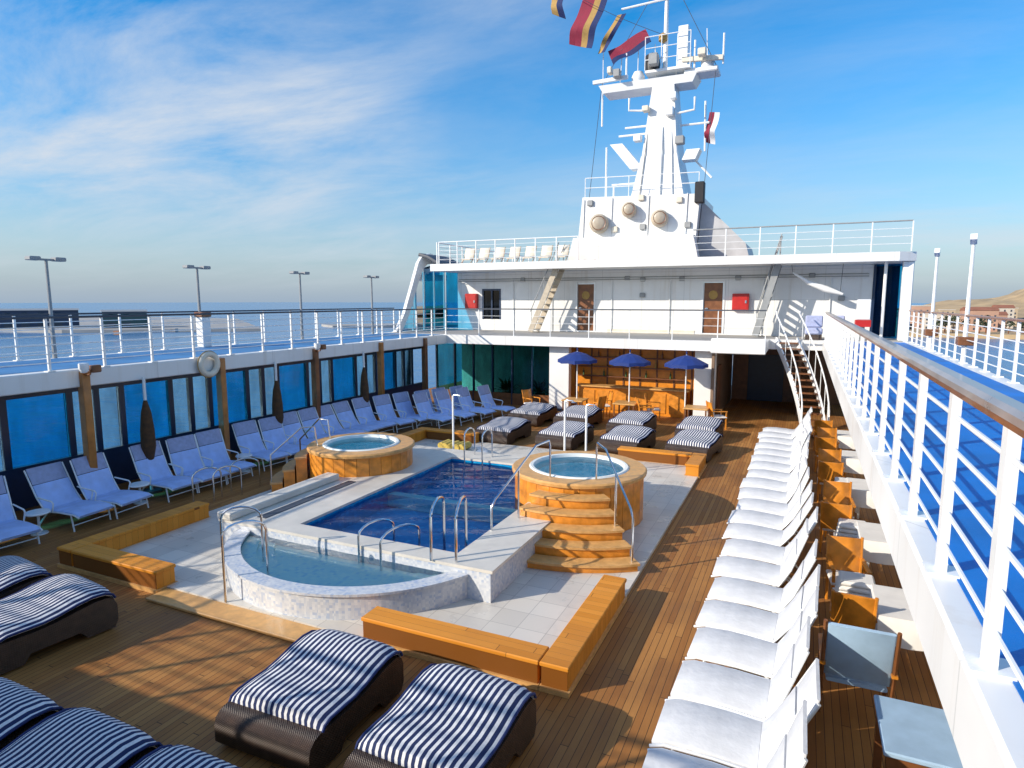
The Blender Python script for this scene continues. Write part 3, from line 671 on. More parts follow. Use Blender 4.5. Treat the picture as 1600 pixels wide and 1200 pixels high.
# ------------------------------------------------ pool
X0, X1, Y0, Y1 = -9.5, -4.0, 8.04, 14.6      # outer block
WX0, WX1, WY0, WY1 = -8.0, -4.75, 8.42, 13.9 # main basin
ZC, ZW = 0.56, 0.46
pool = thing('swimming_pool', 'raised blue swimming pool with pale mosaic walls and curved shallow end', 'pool', (CX, 11, 0))
def ringblock(mb, ox0, ox1, oy0, oy1, ix0, ix1, iy0, iy1, z0, z1):
    mb.box(ox0, ix0, oy0, oy1, z0, z1); mb.box(ix1, ox1, oy0, oy1, z0, z1); mb.box(ix0, ix1, oy0, iy0, z0, z1); mb.box(ix0, ix1, iy1, oy1, z0, z1); return mb
ringblock(MB(), X0, X1, Y0, Y1, WX0, WX1, WY0, WY1, 0.062, ZC-0.05).build('outer_wall', 'mosaic_pale', pool)
ringblock(MB(), X0-.03, X1+.03, Y0+.002, Y1+.03, WX0+.02, WX1-.02, WY0+.02, WY1-.02, ZC-0.048, ZC).build('coping', 'platform_stone', pool)
MB().box(X0-.035, X0+.30, Y0-.03, 11.0, ZC+.002, ZC+.14, .02).build('raised_ledge', 'platform_stone', pool)
MB().box(X0+.55, X0+.75, Y0+.35, 11.0, ZC+.001, ZC+.012).build('gutter_grating', 'dark_grey', pool)
basin = MB(); ZB = 0.075
e_ = 0.006
basin.add([(x,yy,z) for z in (ZB,ZC-.052) for x,yy in ((WX0+e_,WY0+e_),(WX1-e_,WY0+e_),(WX1-e_,WY1-e_),(WX0+e_,WY1-e_))], [(0,1,2,3),(0,4,5,1),(1,5,6,2),(2,6,7,3),(3,7,4,0)])
basin.build('basin', 'mosaic_blue', pool)
MB().box(WX0+.01, WX1-.01, 11.1, 11.32, ZB+.01, ZW-.10).build('underwater_step', 'mosaic_aqua', pool)
def pool_surface(x0,x1,y0,y1,z,nx,ny):
    mb = MB(); vs_ = []
    for j in range(ny+1):
        for i in range(nx+1):
            x = x0+(x1-x0)*i/nx; yy = y0+(y1-y0)*j/ny
            vs_.append((x,yy,z+0.006*sin(5*x+3*yy)+0.005*sin(8*yy-4*x)))
    mb.add(vs_, [(j*(nx+1)+i, j*(nx+1)+i+1, (j+1)*(nx+1)+i+1, (j+1)*(nx+1)+i) for j in range(ny) for i in range(nx)], True); return mb
pool_surface(WX0+.008,WX1-.008,WY0+.008,WY1-.008,ZW,36,60).build('water', 'pool_water', pool)
# curved shallow basin
BC = (-6.7, 9.0); RO, RI = 2.5, 2.30
def arcpts(R, ylim):
    a = math.asin((BC[1]-ylim)/R)                  # below the centre
    return [(BC[0]+R*cos(t), BC[1]+R*sin(t)) for t in arc(pi+a, 2*pi-a, 40)]
ao = arcpts(RO, Y0-.004); 
bowl = MB(); ai = [(BC[0]+RI*cos(t), BC[1]+RI*sin(t)) for t in arc(pi+math.asin((BC[1]-Y0+.004)/RO), 2*pi-math.asin((BC[1]-Y0+.004)/RO), 40)]
n = len(ao)
def band(po, pi_, z0, z1):
    n = len(po); vs_ = [(x,yy,z0) for x,yy in po]+[(x,yy,z1) for x,yy in po]+[(x,yy,z1) for x,yy in pi_]+[(x,yy,z0) for x,yy in pi_]; fs = []
    for i in range(n-1):
        for j in range(4): fs.append((j*n+i, j*n+i+1, ((j+1)%4)*n+i+1, ((j+1)%4)*n+i))
    fs += [(0,n,2*n,3*n),(n-1,4*n-1,3*n-1,2*n-1)]
    return MB().add(vs_, fs)
band(ao, ai, 0.004, 0.41).build('curved_wall', 'mosaic_pale', pool)
ao2 = [(BC[0]+(x-BC[0])*1.012, BC[1]+(yy-BC[1])*1.012) for x,yy in ao]; ao2 = [(x,min(yy,Y0-.004)) for x,yy in ao2]
ai2 = [(BC[0]+(x-BC[0])*0.985, BC[1]+(yy-BC[1])*0.985) for x,yy in ai]; ai2 = [(x,min(yy,Y0-.004)) for x,yy in ai2]
band(ao2, ai2, 0.412, 0.45).build('curved_coping', 'mosaic_pale', pool)
def disc(pts, z, extra=None):
    c = (sum(p[0] for p in pts)/len(pts), sum(p[1] for p in pts)/len(pts)); vs_ = [(c[0],c[1],z)] + [(x,yy,z) for x,yy in pts]; n = len(pts)
    return MB().add(vs_, [(0,i+1,(i+1)%n+1) for i in range(n)])
di = [(x,min(yy,Y0-.006)) for x,yy in ai]
disc(di, 0.29).build('shallow_floor', 'mosaic_aqua', pool)
disc(di, 0.395).build('shallow_water', 'bowl_water', pool)
for k, (rr, zz) in enumerate(((0.88,0.35),(0.76,0.315))):
    po = [(BC[0]+(x-BC[0])*0.995, min(BC[1]+(yy-BC[1])*0.995, Y0-.008)) for x,yy in ai]; pi2 = [(BC[0]+(x-BC[0])*rr, min(BC[1]+(yy-BC[1])*rr, Y0-.008)) for x,yy in ai]
    band(po, pi2, 0.291+0.0005*k, zz).build('seat_step', 'mosaic_aqua', pool)

# ------------------------------------------------ whirlpools
def whirlpool(cx, cy, R, label):
    r = thing('whirlpool', label, 'whirlpool', (cx, cy, 0)); H = 1.08
    nst = 28
    pm = None
    for k in range(nst*1):
        a = 2*pi*k/nst; da = 2*pi/nst*0.97; mb = MB(); vs_ = []
        for z in (0.064, H-0.10):
            for t in (a-da/2, a+da/2):
                for rr in (R-0.06, R): vs_.append((cx+rr*cos(t), cy+rr*sin(t), z))
        mb.add(vs_, [(0,1,3,2),(4,6,7,5),(1,5,7,3),(0,2,6,4),(0,4,5,1),(2,3,7,6)])
        mb.build('stave', 'wood_orange', r)
    MB().lathe([(R-.065,0.06),(R-.065,H-.1)], (cx,cy,0), 40).build('core', 'wood_brown', r)
    MB().lathe([(R-.32,H-.10),(R-.02,H-.10),(R+.05,H-.085),(R+.06,H-.03),(R+.03,H),(R-.30,H+.005),(R-.32,H-.10)], (cx,cy,0), 48).build('rim', 'wood_tread', r)
    MB().lathe([(R-.30,H+.006),(R-.33,H+.03),(R-.39,H+.025),(R-.42,H-.03),(R-.44,H-.16),(R-.62,H-.18),(R-.68,H-.30),(0.001,H-.32)], (cx,cy,0), 48).build('shell', 'tub_shell', r)
    MB().lathe([(R-.45,H-.165),(R-.61,H-.168),(R-.67,H-.29),(0.001,H-.305)], (cx,cy,0.012), 48).build('tiled_floor', 'mosaic_teal', r)
    MB().lathe([(R-.412,H-.035),(R*.5,H-.04),(R*.3,H-.031),(0.001,H-.035)], (cx,cy,0), 48).build('water', 'tub_water', r)
    return r
T1 = (-9.62,12.35,1.22); T2 = (-4.12,12.45,1.34)
w1 = whirlpool(*T1, 'round wooden whirlpool on the left side of the pool')
w2 = whirlpool(*T2, 'round wooden whirlpool on the right side with curved front steps')
MB().box(T1[0]+.05, T1[0]+.45, T1[1]-T1[2]-.012, T1[1]-T1[2]+.02, 0.42, 0.52).build('vent_slot', 'fabric_brown', w1)
# curved steps: thing with treads
def steps(label, c, r_list, a0, a1, zs):
    r = thing('wooden_steps', label, 'steps', (c[0]+r_list[-1]*cos((a0+a1)/2), c[1]+r_list[-1]*sin((a0+a1)/2), 0))
    for (ri, ro), z in zip(zip(r_list[:-1], r_list[1:]), zs):
        po = [(c[0]+ro*cos(t), c[1]+ro*sin(t)) for t in arc(a0,a1,16)]; pi_ = [(c[0]+(ri+.004)*cos(t), c[1]+(ri+.004)*sin(t)) for t in arc(a0,a1,16)]
        band([(c[0]+(ro-.03)*cos(t), c[1]+(ro-.03)*sin(t)) for t in arc(a0+.01,a1-.01,16)], [(c[0]+(ri+.005)*cos(t), c[1]+(ri+.005)*sin(t)) for t in arc(a0+.01,a1-.01,16)], 0.064, z-.04).build('riser', 'wood_orange', r)
        band(po, pi_, z-.038, z).build('tread', 'wood_tread', r)
    return r
R2 = T2[2]+.06
steps('curved light wood steps in front of the right whirlpool', T2, [R2, R2+.33, R2+.66, R2+.99, R2+1.32, R2+1.65], radians(-104), radians(-52), [0.90,0.72,0.54,0.37,0.20])
R1 = T1[2]+.06
steps('short light wood steps on the left side of the left whirlpool', T1, [R1, R1+.28, R1+.56, R1+.84], radians(172), radians(228), [0.85,0.58,0.31])

# ------------------------------------------------ chrome handrails
def handrail(label, paths, rad=0.02, cat='handrail'):
    p0 = paths[0][0]; r = thing('handrail', label, cat, (p0[0],p0[1],min(p[2] for p in paths[0])))
    for p in paths: MB().tube(p, rad, 8).build('tube', 'chrome', r)
    return r
def hoop(a, b, h, k=8):
    """inverted U from a to b"""
    pts = [a]
    for i in range(k+1):
        t = pi*i/k; u = (1-cos(t))/2; pts.append((a[0]+(b[0]-a[0])*u, a[1]+(b[1]-a[1])*u, max(a[2],b[2])+h-0.18+0.18*sin(t)))
    pts.append(b); return pts
c2 = T2
def pol(c, R, deg, z): t = radians(deg); return (c[0]+R*cos(t), c[1]+R*sin(t), z)
for deg, l in ((-102,'left'),(-54,'right')):
    handrail('curved steel handrail on the %s of the right whirlpool steps' % l, [[pol(c2,R2+1.55,deg,0.15),pol(c2,R2+1.55,deg,0.95),pol(c2,R2+1.45,deg,1.08),pol(c2,R2+.2,deg,1.80),pol(c2,R2-.25,deg,1.82),pol(c2,R2-.30,deg,1.70),pol(c2,R2-.30,deg,1.08)],
        [pol(c2,R2+.75,deg,0.54),pol(c2,R2+.75,deg,1.48)]])
for deg, l in ((176,'far'),(224,'near')):
    handrail('steel handrail on the %s side of the left whirlpool steps' % l, [[pol(T1,R1+.80,deg,0.06),pol(T1,R1+.80,deg,0.95),pol(T1,R1+.1,deg,1.55),pol(T1,R1-.2,deg,1.55),pol(T1,R1-.25,deg,1.08)]])
handrail('steel hoop handrail pair at the wall between shallow and deep basins', [hoop((-6.35,8.0,0.29),(-6.1,8.62,0.3),0.62), hoop((-5.85,7.9,0.29),(-5.6,8.62,0.3),0.62)])
handrail('tall steel ladder rails at the right end of the shallow basin', [hoop((-5.0,8.02,0.56),(-5.2,8.75,0.1),0.85), hoop((-4.62,8.12,0.56),(-4.9,8.95,0.1),0.85)], 0.024)
handrail('steel grab rails by the left wall of the shallow basin', [hoop((-8.25,7.0,0.06),(-7.75,7.35,0.25),1.0), hoop((-7.6,6.45,0.06),(-7.25,6.95,0.25),1.0)])
handrail('steel pool ladder at the far side of the pool', [hoop((-7.55,14.3,0.56),(-7.55,13.75,0.0),0.75), hoop((-7.05,14.3,0.56),(-7.05,13.75,0.0),0.75)])
handrail('group of low steel hoops on deck beside the near blue chairs', [hoop((-12.25,9.7,0.0),(-12.05,10.3,0.0),0.75), hoop((-11.95,10.0,0.0),(-11.75,10.6,0.0),0.75), hoop((-12.2,10.7,0.0),(-11.9,11.3,0.0),0.75)])
def shower(x, yy, h, label):
    r = thing('shower_post', label, 'shower', (x,yy,0))
    MB().tube([(x,yy,0.02),(x,yy,h)], 0.028).build('pole', 'white_gloss', r)
    MB().tube([(x,yy,h-.01),(x+.05,yy,h+.03),(x+.22,yy,h+.02)], 0.015).build('arm', 'chrome', r)
    MB().lathe([(0.015,0.03),(0.06,0.0),(0.001,-0.005)], (x+.22,yy,h-.02), 12).build('shower_head', 'chrome', r)
    MB().lathe([(0.001,0.03),(0.1,0.03),(0.12,0.0)], (x,yy,0.0), 16).build('base', 'chrome', r)
shower(-8.55,14.95,1.95,'white shower pole beyond the left whirlpool')
shower(-5.35,15.0,2.0,'white shower pole behind the right whirlpool, left of two')
shower(-4.85,15.2,1.9,'white shower pole behind the right whirlpool, right of two')
t = thing('round_plinth', 'low round white plinth beyond the pool holding yellow towels', 'plinth', (-8.85,15.75,0.06))
MB().lathe([(0.001,0.26),(0.78,0.26),(0.86,0.22),(0.86,0.18),(0.55,0.1),(0.5,0.061)], (-8.85,15.75,0), 36).build('slab','white_gloss',t)
MB().lathe([(0.56,0.262),(0.56,0.275),(0.001,0.275)], (-8.85,15.75,0), 36).build('inset','platform_stone',t)
for j in range(5):
    a = -0.9 + j*0.45
    o = MB().tube([(-8.85+.42*sin(a)-.1, 15.75-.1*cos(a)-.2, 0.276+.11),(-8.85+.42*sin(a)-.1, 15.75-.1*cos(a)+.28, 0.276+.11)], 0.10, 12)
    tag(o.build('rolled_towel', 'towel_yellow', None, (-8.85+.42*sin(a)-.1,15.75,0.276)), 'rolled yellow towel on the round white plinth, ' + ('leftmost','second from left','middle one','second from right','rightmost')[j], 'towel', 'rolled yellow towels')

# ================================================================== BAR FRONT UNDER THE FORE DECK
ZB_ = ZT-0.365
bar = thing('pool_bar', 'orange wooden pool bar under the fore deck behind the blue parasols', 'bar', (-6, 25.5, 0))
MB().box(-9.6,-3.3,26.0,26.15,0,ZB_).build('back_panel','wood_glow',bar)
for j in range(9): MB().box(-9.5+j*.69,-9.44+j*.69,25.965,25.998,0.0,ZB_-.05).build('batten','wood_brown',bar)
MB().box(-8.3,-4.0,24.95,25.4,0.0,1.02,0.01).build('counter','wood_glow',bar); MB().box(-8.45,-3.85,24.85,25.5,1.021,1.08,.015).build('counter_top','wood_tread',bar)
for j in range(6): MB().box(-8.22+j*.72,-7.62+j*.72,24.92,24.948,0.12,0.9,.005).build('counter_panel','wood_orange',bar)
for j in range(3):
    MB().box(-8.6,-4.2,25.75,25.96,1.35+j*.4,1.39+j*.4).build('shelf','wood_brown',bar)
MB().box(-9.6,-3.3,YF+1.3,25.99,ZB_-.05,ZB_-.004).build('ceiling_board','wood_brown',bar)
for j in range(14):
    x = -8.4+j*.3+random.uniform(-.05,.05); s2 = 1.39 + (j%3)*.4
    b_ = thing('bottle','bottle on the bar shelves, %s from the left' % ORD[j].replace('nearest','first'),'bottle',(x,25.86,s2),'bottles on the bar shelves')
    MB().lathe([(0.001,0),(0.038,0),(0.038,0.17),(0.014,0.22),(0.014,0.29),(0.001,0.29)],(x,25.86,s2+.001),10).build('glass_body',('leaf_green','flag_yellow','wood_brown')[j%3],b_)
def pillar(x, yy, w, label, m='white_paint'):
    r = thing('pillar', label, 'pillar', (x,yy,0))
    MB().box(x-w/2,x+w/2,yy-.15,yy+.15,0.1,ZB_-.003,.01).build('shaft',m,r); MB().box(x-w/2-.03,x+w/2+.03,yy-.18,yy+.18,0,0.1).build('foot','dark_grey',r)
pillar(-9.0,24.6,0.85,'wide white pillar at the left of the bar')
pillar(-3.25,24.6,0.75,'wide white pillar at the right of the bar')
# glazed corner left of the bar
gz = thing('glass_screen','dark green glazed screen at the forward left below the fore deck','glass screen',(-12,25.2,0))
for j in range(6):
    x = -15.2+j*.95; MB().box(x,x+.9,25.19,25.21,0.5,ZB_-.1).build('pane','glass_teal',gz); MB().box(x-.05,x-.002,25.12,25.28,0,ZB_-.01).build('mullion','navy_frame',gz)
MB().box(-15.2,-9.55,25.13,25.27,0.0,0.498).build('lower_panel','wood_brown',gz)
MB().box(-15.2,-9.55,27.5,27.6,0.0,ZB_-.01).build('rear_wall','mesh_white',gz)
for j,(x,yy,z) in enumerate(((-12.0,25.9,0),(-10.5,26.1,0))):
    p_ = thing('potted_plant','green potted plant behind the dark glass, '+('left','right')[j]+' one','plant',(x,yy,z))
    MB().lathe([(0.001,0),(0.18,0),(0.24,0.42),(0.2,0.42),(0.001,0.38)],(x,yy,z),14).build('pot','terracotta',p_)
    lf = MB()
    for q in range(60):
        a = random.uniform(0,2*pi); e = random.uniform(.3,1.3); L = random.uniform(.5,1.0); c0 = Vector((x,yy,z+.4)); d = Vector((cos(a)*cos(e),sin(a)*cos(e),sin(e))); s2 = Vector((-sin(a),cos(a),0))*.05
        lf.add([c0+d*.1,c0+d*L*.6+s2,c0+d*L+Vector((0,0,-.15)),c0+d*L*.6-s2],[(0,1,2,3)])
    tag(lf.build('foliage','leaf_green',p_),kind='stuff')
# dark passage right of the bar
pa = thing('passage','dark brown panelled passage between the bar and the stairs','passage',(-1.8,26,0))
MB().box(-3.0,-2.9,24.3,31,0,ZB_-.004).build('side_wall','bulkhead_brown',pa); MB().box(-2.88,3.0,30.9,31,0,ZB_-.004).build('end_wall','wood_brown',pa); MB().box(-.1,0.0,27.4,30.88,0,ZB_-.004).build('side_wall','bulkhead_brown',pa)
MB().box(-2.88,-2.84,25.2,26.1,0,2.05).build('door','wood_brown',pa)
MB().box(-2.2,-.7,30.86,30.895,0,2.1).build('door','navy_frame',pa)

# parasols
def parasol(x, yy, label, half=0.76):
    r = thing('parasol', label, 'parasol', (x,yy,0), 'open blue parasols by the bar')
    MB().tube([(x,yy,0.05),(x,yy,2.68)],0.024).build('pole','white_gloss',r)
    n = 8; vs_ = [(x,yy,2.58)]; 
    for ring,(rr,z) in enumerate(((half*.5,2.46),(half,2.26))):
        for k in range(16):
            a = 2*pi*k/16+.2; sag = 0.94 if k%2 else 1.0; vs_.append((x+rr*sag*cos(a),yy+rr*sag*sin(a),z+(0.02 if k%2 else 0)))
    fs = [(0,1+k,1+(k+1)%16) for k in range(16)] + [(1+k,17+k,17+(k+1)%16,1+(k+1)%16) for k in range(16)]
    for k in range(16):
        v = vs_[17+k]; vs_.append((v[0],v[1],v[2]-.12))
    fs += [(17+k,33+k,33+(k+1)%16,17+(k+1)%16) for k in range(16)]
    MB().add(vs_,fs).build('canopy','fabric_parasol',r)
    for k in range(8):
        a = 2*pi*k/8+.2; MB().bar((x,yy,2.55),(x+half*.98*cos(a),yy+half*.98*sin(a),2.24),.015,.015).build('rib','white_gloss',r)
    MB().lathe([(0.001,0.14),(0.03,0.1),(0.028,0.0)],(x,yy,2.59),8).build('finial','fabric_navy',r)
    MB().lathe([(0.001,0.07),(0.26,0.06),(0.28,0.0)],(x,yy,0),16).build('base','dark_grey',r)
for x,l in ((-7.85,'leftmost'),(-5.8,'middle'),(-3.75,'rightmost')): parasol(x,23.35,'open blue parasol before the orange bar, %s of three'%l)
# bar tables and stools
def bar_table(x,yy,l):
    r = thing('bar_table','small square table with pale top below the blue parasols, '+l,'table',(x,yy,0),'bar tables')
    MB().box(x-.42,x+.42,yy-.42,yy+.42,0.71,0.76,.012).build('table_top','wood_tread',r)
    for a in (-1,1):
        for b in (-1,1): MB().box(x+a*.36-.025,x+a*.36+.025,yy+b*.36-.025,yy+b*.36+.025,0,0.709).build('leg','wood_brown',r)
for x,l in ((-8.3,'leftmost'),(-6.3,'middle'),(-3.75,'rightmost')): bar_table(x+.45,23.15,l)
def dining_chair(name='dining_chair', seat_m='cloth_white'):
    r = thing(name,'chair','chair'); w=.25
    MB().box(-w,w,-w,w,0.41,0.47,.02).build('seat',seat_m,r)
    MB().sheet([(-.26,0.47),(-.285,.7),(-.34,0.96)][::-1],.03,'y',-w+.03,w-.03).build('backrest','wood_orange',r)
    for a in (-1,1):
        MB().bar((.22,a*.22,0),(.22,a*.22,.64),.04,.04).build('leg','wood_orange',r); MB().tube([(-.22,a*.22,0),(-.24,a*.22,.45),(-.345,a*.235,.98)],.022,6).build('leg','wood_orange',r)
        MB().bar((.25,a*.235,.655),(-.29,a*.235,.665),.05,.03).build('armrest','wood_orange',r)
    return r
dc = dining_chair()
k = 0
for j,(x,yy,rz) in enumerate(((-7.0,23.0,2.8),(-7.0,24.0,-2.6),(-5.1,23.1,0.4),(-5.0,24.0,0.2),(-2.6,23.3,0.5),(-9.7,23.3,-.4))):
    c = dc if j==0 else copy_tree(dc); c.location=(x,yy,0); c.rotation_euler=(0,0,rz)
    tag(c,'orange wooden armchair among the bar tables, '+('first','second','third','fourth','fifth','sixth')[j]+' from the left' if j<5 else 'orange wooden armchair left of the white pillar by the bar','chair','armchairs by the bar')

# ================================================================== STAIRS DOWN TO THE MAIN DECK (starboard)
stc = thing('staircase','curved white sided staircase from fore deck to main deck at right','staircase',(0.45,23.0,0))
NS = 15
def stp(t): # plan path of the stair
    return Vector((0.50-1.05*t**1.6, 22.9+3.1*t, ZT*t))
for s2 in (-1,1):
    line = [stp(t)+Vector((s2*.36,0,-.02)) for t in arc(0,1,18)]
    vs_ = []
    for p in line:
        for dx,dz in ((-.025,-.20),(.025,-.20),(.025,.12),(-.025,.12)): vs_.append(p+Vector((dx,0,dz)))
    n=len(line); fs=[(i*4+q,i*4+(q+1)%4,(i+1)*4+(q+1)%4,(i+1)*4+q) for i in range(n-1) for q in range(4)]+[(3,2,1,0),((n-1)*4,(n-1)*4+1,(n-1)*4+2,(n-1)*4+3)]
    MB().add(vs_,fs).build('stringer','white_gloss',stc)
    MB().tube([stp(0)+Vector((s2*.40,-.12,0.0)),stp(0)+Vector((s2*.40,-.12,.8))]+[stp(t)+Vector((s2*.40,0,.95)) for t in arc(0,1,14)]+[stp(1)+Vector((s2*.40,.3,1.05))],.025,8).build('handrail','white_gloss',stc)
    for q in range(6):
        p = stp((q+.5)/6)+Vector((s2*.39,0,0)); MB().tube([p,p+Vector((0,0,.95))],.014,6).build('baluster','white_gloss',stc)
for q in range(NS):
    p = stp((q+.5)/NS); MB().box(p.x-.33,p.x+.33,p.y-.13,p.y+.13,p.z-.02,p.z+.02).build('tread','wood_brown',stc)

# ================================================================== DECKHOUSE, UPPER DECK
YW = 28.6
dh = thing('deckhouse','white deckhouse wall with brown doors behind the fore deck','deckhouse',(CX,YW,ZT))
DZ0 = ZT+.012
def wall_with_holes(x0,x1,z0,z1,holes,yy,th,name,m,parent):
    xs = sorted({x0,x1,*[h[0] for h in holes],*[h[1] for h in holes]}); mb = MB()
    for a,b in zip(xs[:-1],xs[1:]):
        hs_ = sorted([h for h in holes if h[0] <= a+1e-6 and h[1] >= b-1e-6], key=lambda h:h[2]); z = z0
        for h in hs_:
            if h[2] > z+1e-6: mb.box(a,b,yy,yy+th,z,h[2])
            z = h[3]
        if z < z1-1e-6: mb.box(a,b,yy,yy+th,z,z1)
    return mb.build(name,m,parent)
doors = [(-9.65,-8.85,3.12,5.28),(-3.98,-3.18,3.12,5.28)]
wins = [(-14.55,-13.65,3.6,5.0)]
wall_with_holes(-16.0,2.35,DZ0,5.88,doors+wins,YW,.12,'wall','ship_plate',dh)
for j,d in enumerate(doors):
    o = MB().box(d[0]+.02,d[1]-.02,YW+.04,YW+.09,d[2]+.01,d[3]-.02).build('door','wood_brown',dh)
    MB().lathe([(0.001,0),(0.17,0),(0.19,.02),(0.17,.03),(0.14,.03),(0.13,0.012),(0.001,0.012)],(0,0,0),20).build('porthole','flag_yellow',o,(0,0,0))
    pr = o.children[0]; pr.rotation_euler=(pi/2,0,0); pr.location=Vector(((d[0]+d[1])/2,YW+.038,4.75))-WLOC[dh.name]
    MB().box(d[0]+.08,d[0]+.2,YW-.01,YW+.038,4.15,4.2).build('handle','chrome',o)
    MB().box(d[0]-.08,d[0]-.002,YW-.03,YW-.002,d[2],d[3]+.08).build('door_frame','white_gloss',dh)
    MB().box(d[1]+.002,d[1]+.08,YW-.03,YW-.002,d[2],d[3]+.08).build('door_frame','white_gloss',dh)
for w_ in wins:
    o = MB().box(w_[0],w_[1],YW+.05,YW+.06,w_[2],w_[3]).build('window','glass_door',dh)
    for a in (w_[0]-.06,w_[1]-.02,(w_[0]+w_[1])/2-.02): MB().box(a,a+.08,YW-.02,YW-.002,w_[2],w_[3]).build('frame','navy_frame',o)
    MB().box(w_[0]-.06,w_[1]+.06,YW-.025,YW-.002,w_[3]+.001,w_[3]+.08).build('frame','navy_frame',o)
    MB().box(w_[0]+.05,w_[1]-.05,YW+.35,YW+.4,w_[2],w_[3]).build('curtain','flag_yellow',o)
for x,z0,z1,l in ((-15.15,4.1,4.85,'left'),(-2.45,4.1,4.8,'right')):
    fb = thing('fire_box','red fire hose box on the white deckhouse wall, '+('beside the window at left' if l=='left' else 'right of the right brown door'),'fire box',(x,YW,z0))
    MB().box(x-.33,x+.33,YW-.22,YW-.004,z0,z1,.02).build('cabinet','red_paint',fb); MB().box(x-.27,x+.27,YW-.235,YW-.222,z0+.06,z1-.06,.003).build('lid','red_paint',fb); MB().box(x+.18,x+.24,YW-.26,YW-.237,z0+.3,z0+.42).build('latch','chrome',fb)
for j,(x,z) in enumerate(((-6.6,5.45),(-6.6,4.75),(-4.9,5.45),(-2.6,5.45),(-12.4,5.5),(-7.3,5.5),(0.2,5.5),(1.3,4.6))):
    MB().box(x-.12,x+.12,YW-.1,YW-.003,z-.1,z+.1,.03).build('deck_lamp','grey_paint',dh)
for j in range(4):
    zz=5.55-.05*j; MB().tube([(-15.9,YW-.04-.03*j,zz),(2.2,YW-.04-.03*j,zz)],.014,5).build('pipe','white_gloss' if j%2 else 'grey_paint',dh)
for x in (-12.9,-10.9,-8.0,-5.4,-1.6,0.9): MB().tube([(x,YW-.05,DZ0),(x,YW-.05,5.5)],.022,6).build('downpipe','white_gloss',dh)
MB().box(-8.2,-4.3,YW-.03,YW-.003,DZ0,DZ0+.16).build('kick_board','ivory_paint',dh)
# upper deck slab
ud = structure('upper_deck', MB().prism([(-16.3,26.5),(2.95,26.5),(3.5,26.8),(3.5,40),(-16.3,40)],5.9,6.22),'ship_plate')
MB().prism([(-15.9,26.8),(2.8,26.8),(2.8,39),(-15.9,39)],6.223,6.235).build('deck_covering','terracotta',ud)
railing('upper deck railing left of the mast house',(-15.9,26.65),(-9.0,26.65),6.24,1.0,1.0,4,'white_gloss','white_gloss',.04,.05,False,.01)
railing('upper deck railing right of the mast house',(-4.2,26.65),(3.3,26.65),6.24,1.05,1.25,3,'grey_paint','white_gloss',.04,.05,False,.01)
railing('upper deck side railing at the far left',(-16.1,26.8),(-16.1,38),6.24,1.0,1.2,4,'white_gloss','white_gloss',.04,.05,False,.01)
# end post and dark opening at the right end of the deckhouse
ep = thing('support_column','thick white column under the right end of the upper deck','column',(3.3,26.9,ZT))
MB().box(3.12,3.46,26.82,27.12,ZT+.004,5.897,.03).build('shaft','white_gloss',ep)
ep2 = thing('support_column','thin white column left of the thick corner column','column',(2.6,27.2,ZT))
MB().tube([(2.62,27.2,ZT+.004),(2.62,27.2,5.897)],.055).build('shaft','white_gloss',ep2)
gd = thing('glass_screen','dark blue glass screen at the right end of the deckhouse','glass screen',(2.7,28.6,ZT))
MB().box(2.37,3.3,YW-.01,YW+.01,ZT+.01,5.89).build('pane','glass_deep',gd); MB().box(2.36,2.44,YW-.05,YW-.012,ZT+.01,5.89).build('frame','navy_frame',gd); MB().box(3.3,3.4,YW-.05,YW+.05,ZT+.01,5.89).build('frame','navy_frame',gd)
MB().box(2.37,3.4,YW+1.5,YW+1.6,ZT+.01,5.89).build('rear_panel','navy_frame',gd)
bx = thing('equipment_box','white equipment box with a red base near the right deckhouse end','box',(1.95,26.9,ZT)); MB().box(1.75,2.2,26.75,27.15,ZT+.75,ZT+1.5,.03).build('cabinet','white_gloss',bx); MB().box(1.72,2.23,26.72,27.18,ZT+.5,ZT+.748).build('base','red_paint',bx); MB().box(1.9,2.05,26.88,27.02,ZT+.01,ZT+.499).build('stand','grey_paint',bx)
# ladders to the upper deck
def ladder(x0,z0,x1,z1,yy,w,label,m):
    r = thing('deck_stairs',label,'stairs',(x0,yy,z0)); n=11
    for s2 in (0,1):
        MB().bar((x0,yy+s2*w,z0+.05),(x1,yy+s2*w,z1),.05,.24).build('stringer',m,r)
        MB().tube([(x0,yy+s2*w,z0+.95),(x1,yy+s2*w,z1+.85)],.022).build('handrail','grey_paint',r)
        for q in (0.05,.5,.95): MB().tube([(x0+(x1-x0)*q,yy+s2*w,z0+(z1-z0)*q),(x0+(x1-x0)*q,yy+s2*w,z0+(z1-z0)*q+.92)],.015,6).build('baluster','grey_paint',r)
    for i in range(n):
        f=(i+.5)/n; x=x0+(x1-x0)*f; z=z0+(z1-z0)*f; MB().box(x-.13,x+.13,yy+.03,yy+w-.03,z-.015,z+.015).build('tread',m,r)
ladder(-11.35,ZT+.01,-10.0,6.2,27.0,.8,'grey steep stairs to the upper deck left of the left brown door','beige_metal')
ladder(-1.75,ZT+.01,-.95,6.2,27.2,.8,'grey steep stairs to the upper deck beside the right fire box','grey_paint')
lv = thing('canvas_cover','long white covered bundle slung below the upper deck at right','cover',(.5,27.6,4.9))
MB().tube([(-.5,27.7,5.6),(0.1,27.7,5.2),(0.7,27.7,4.95),(1.3,27.7,4.75)],[.03,.09,.13,.05],10).build('bundle','white_gloss',lv); MB().tube([(-.5,27.7,5.6),(-.55,27.7,5.9)],.01,6).build('sling','dark_grey',lv); MB().tube([(1.2,27.7,4.78),(1.25,27.7,5.9)],.01,6).build('sling','dark_grey',lv)
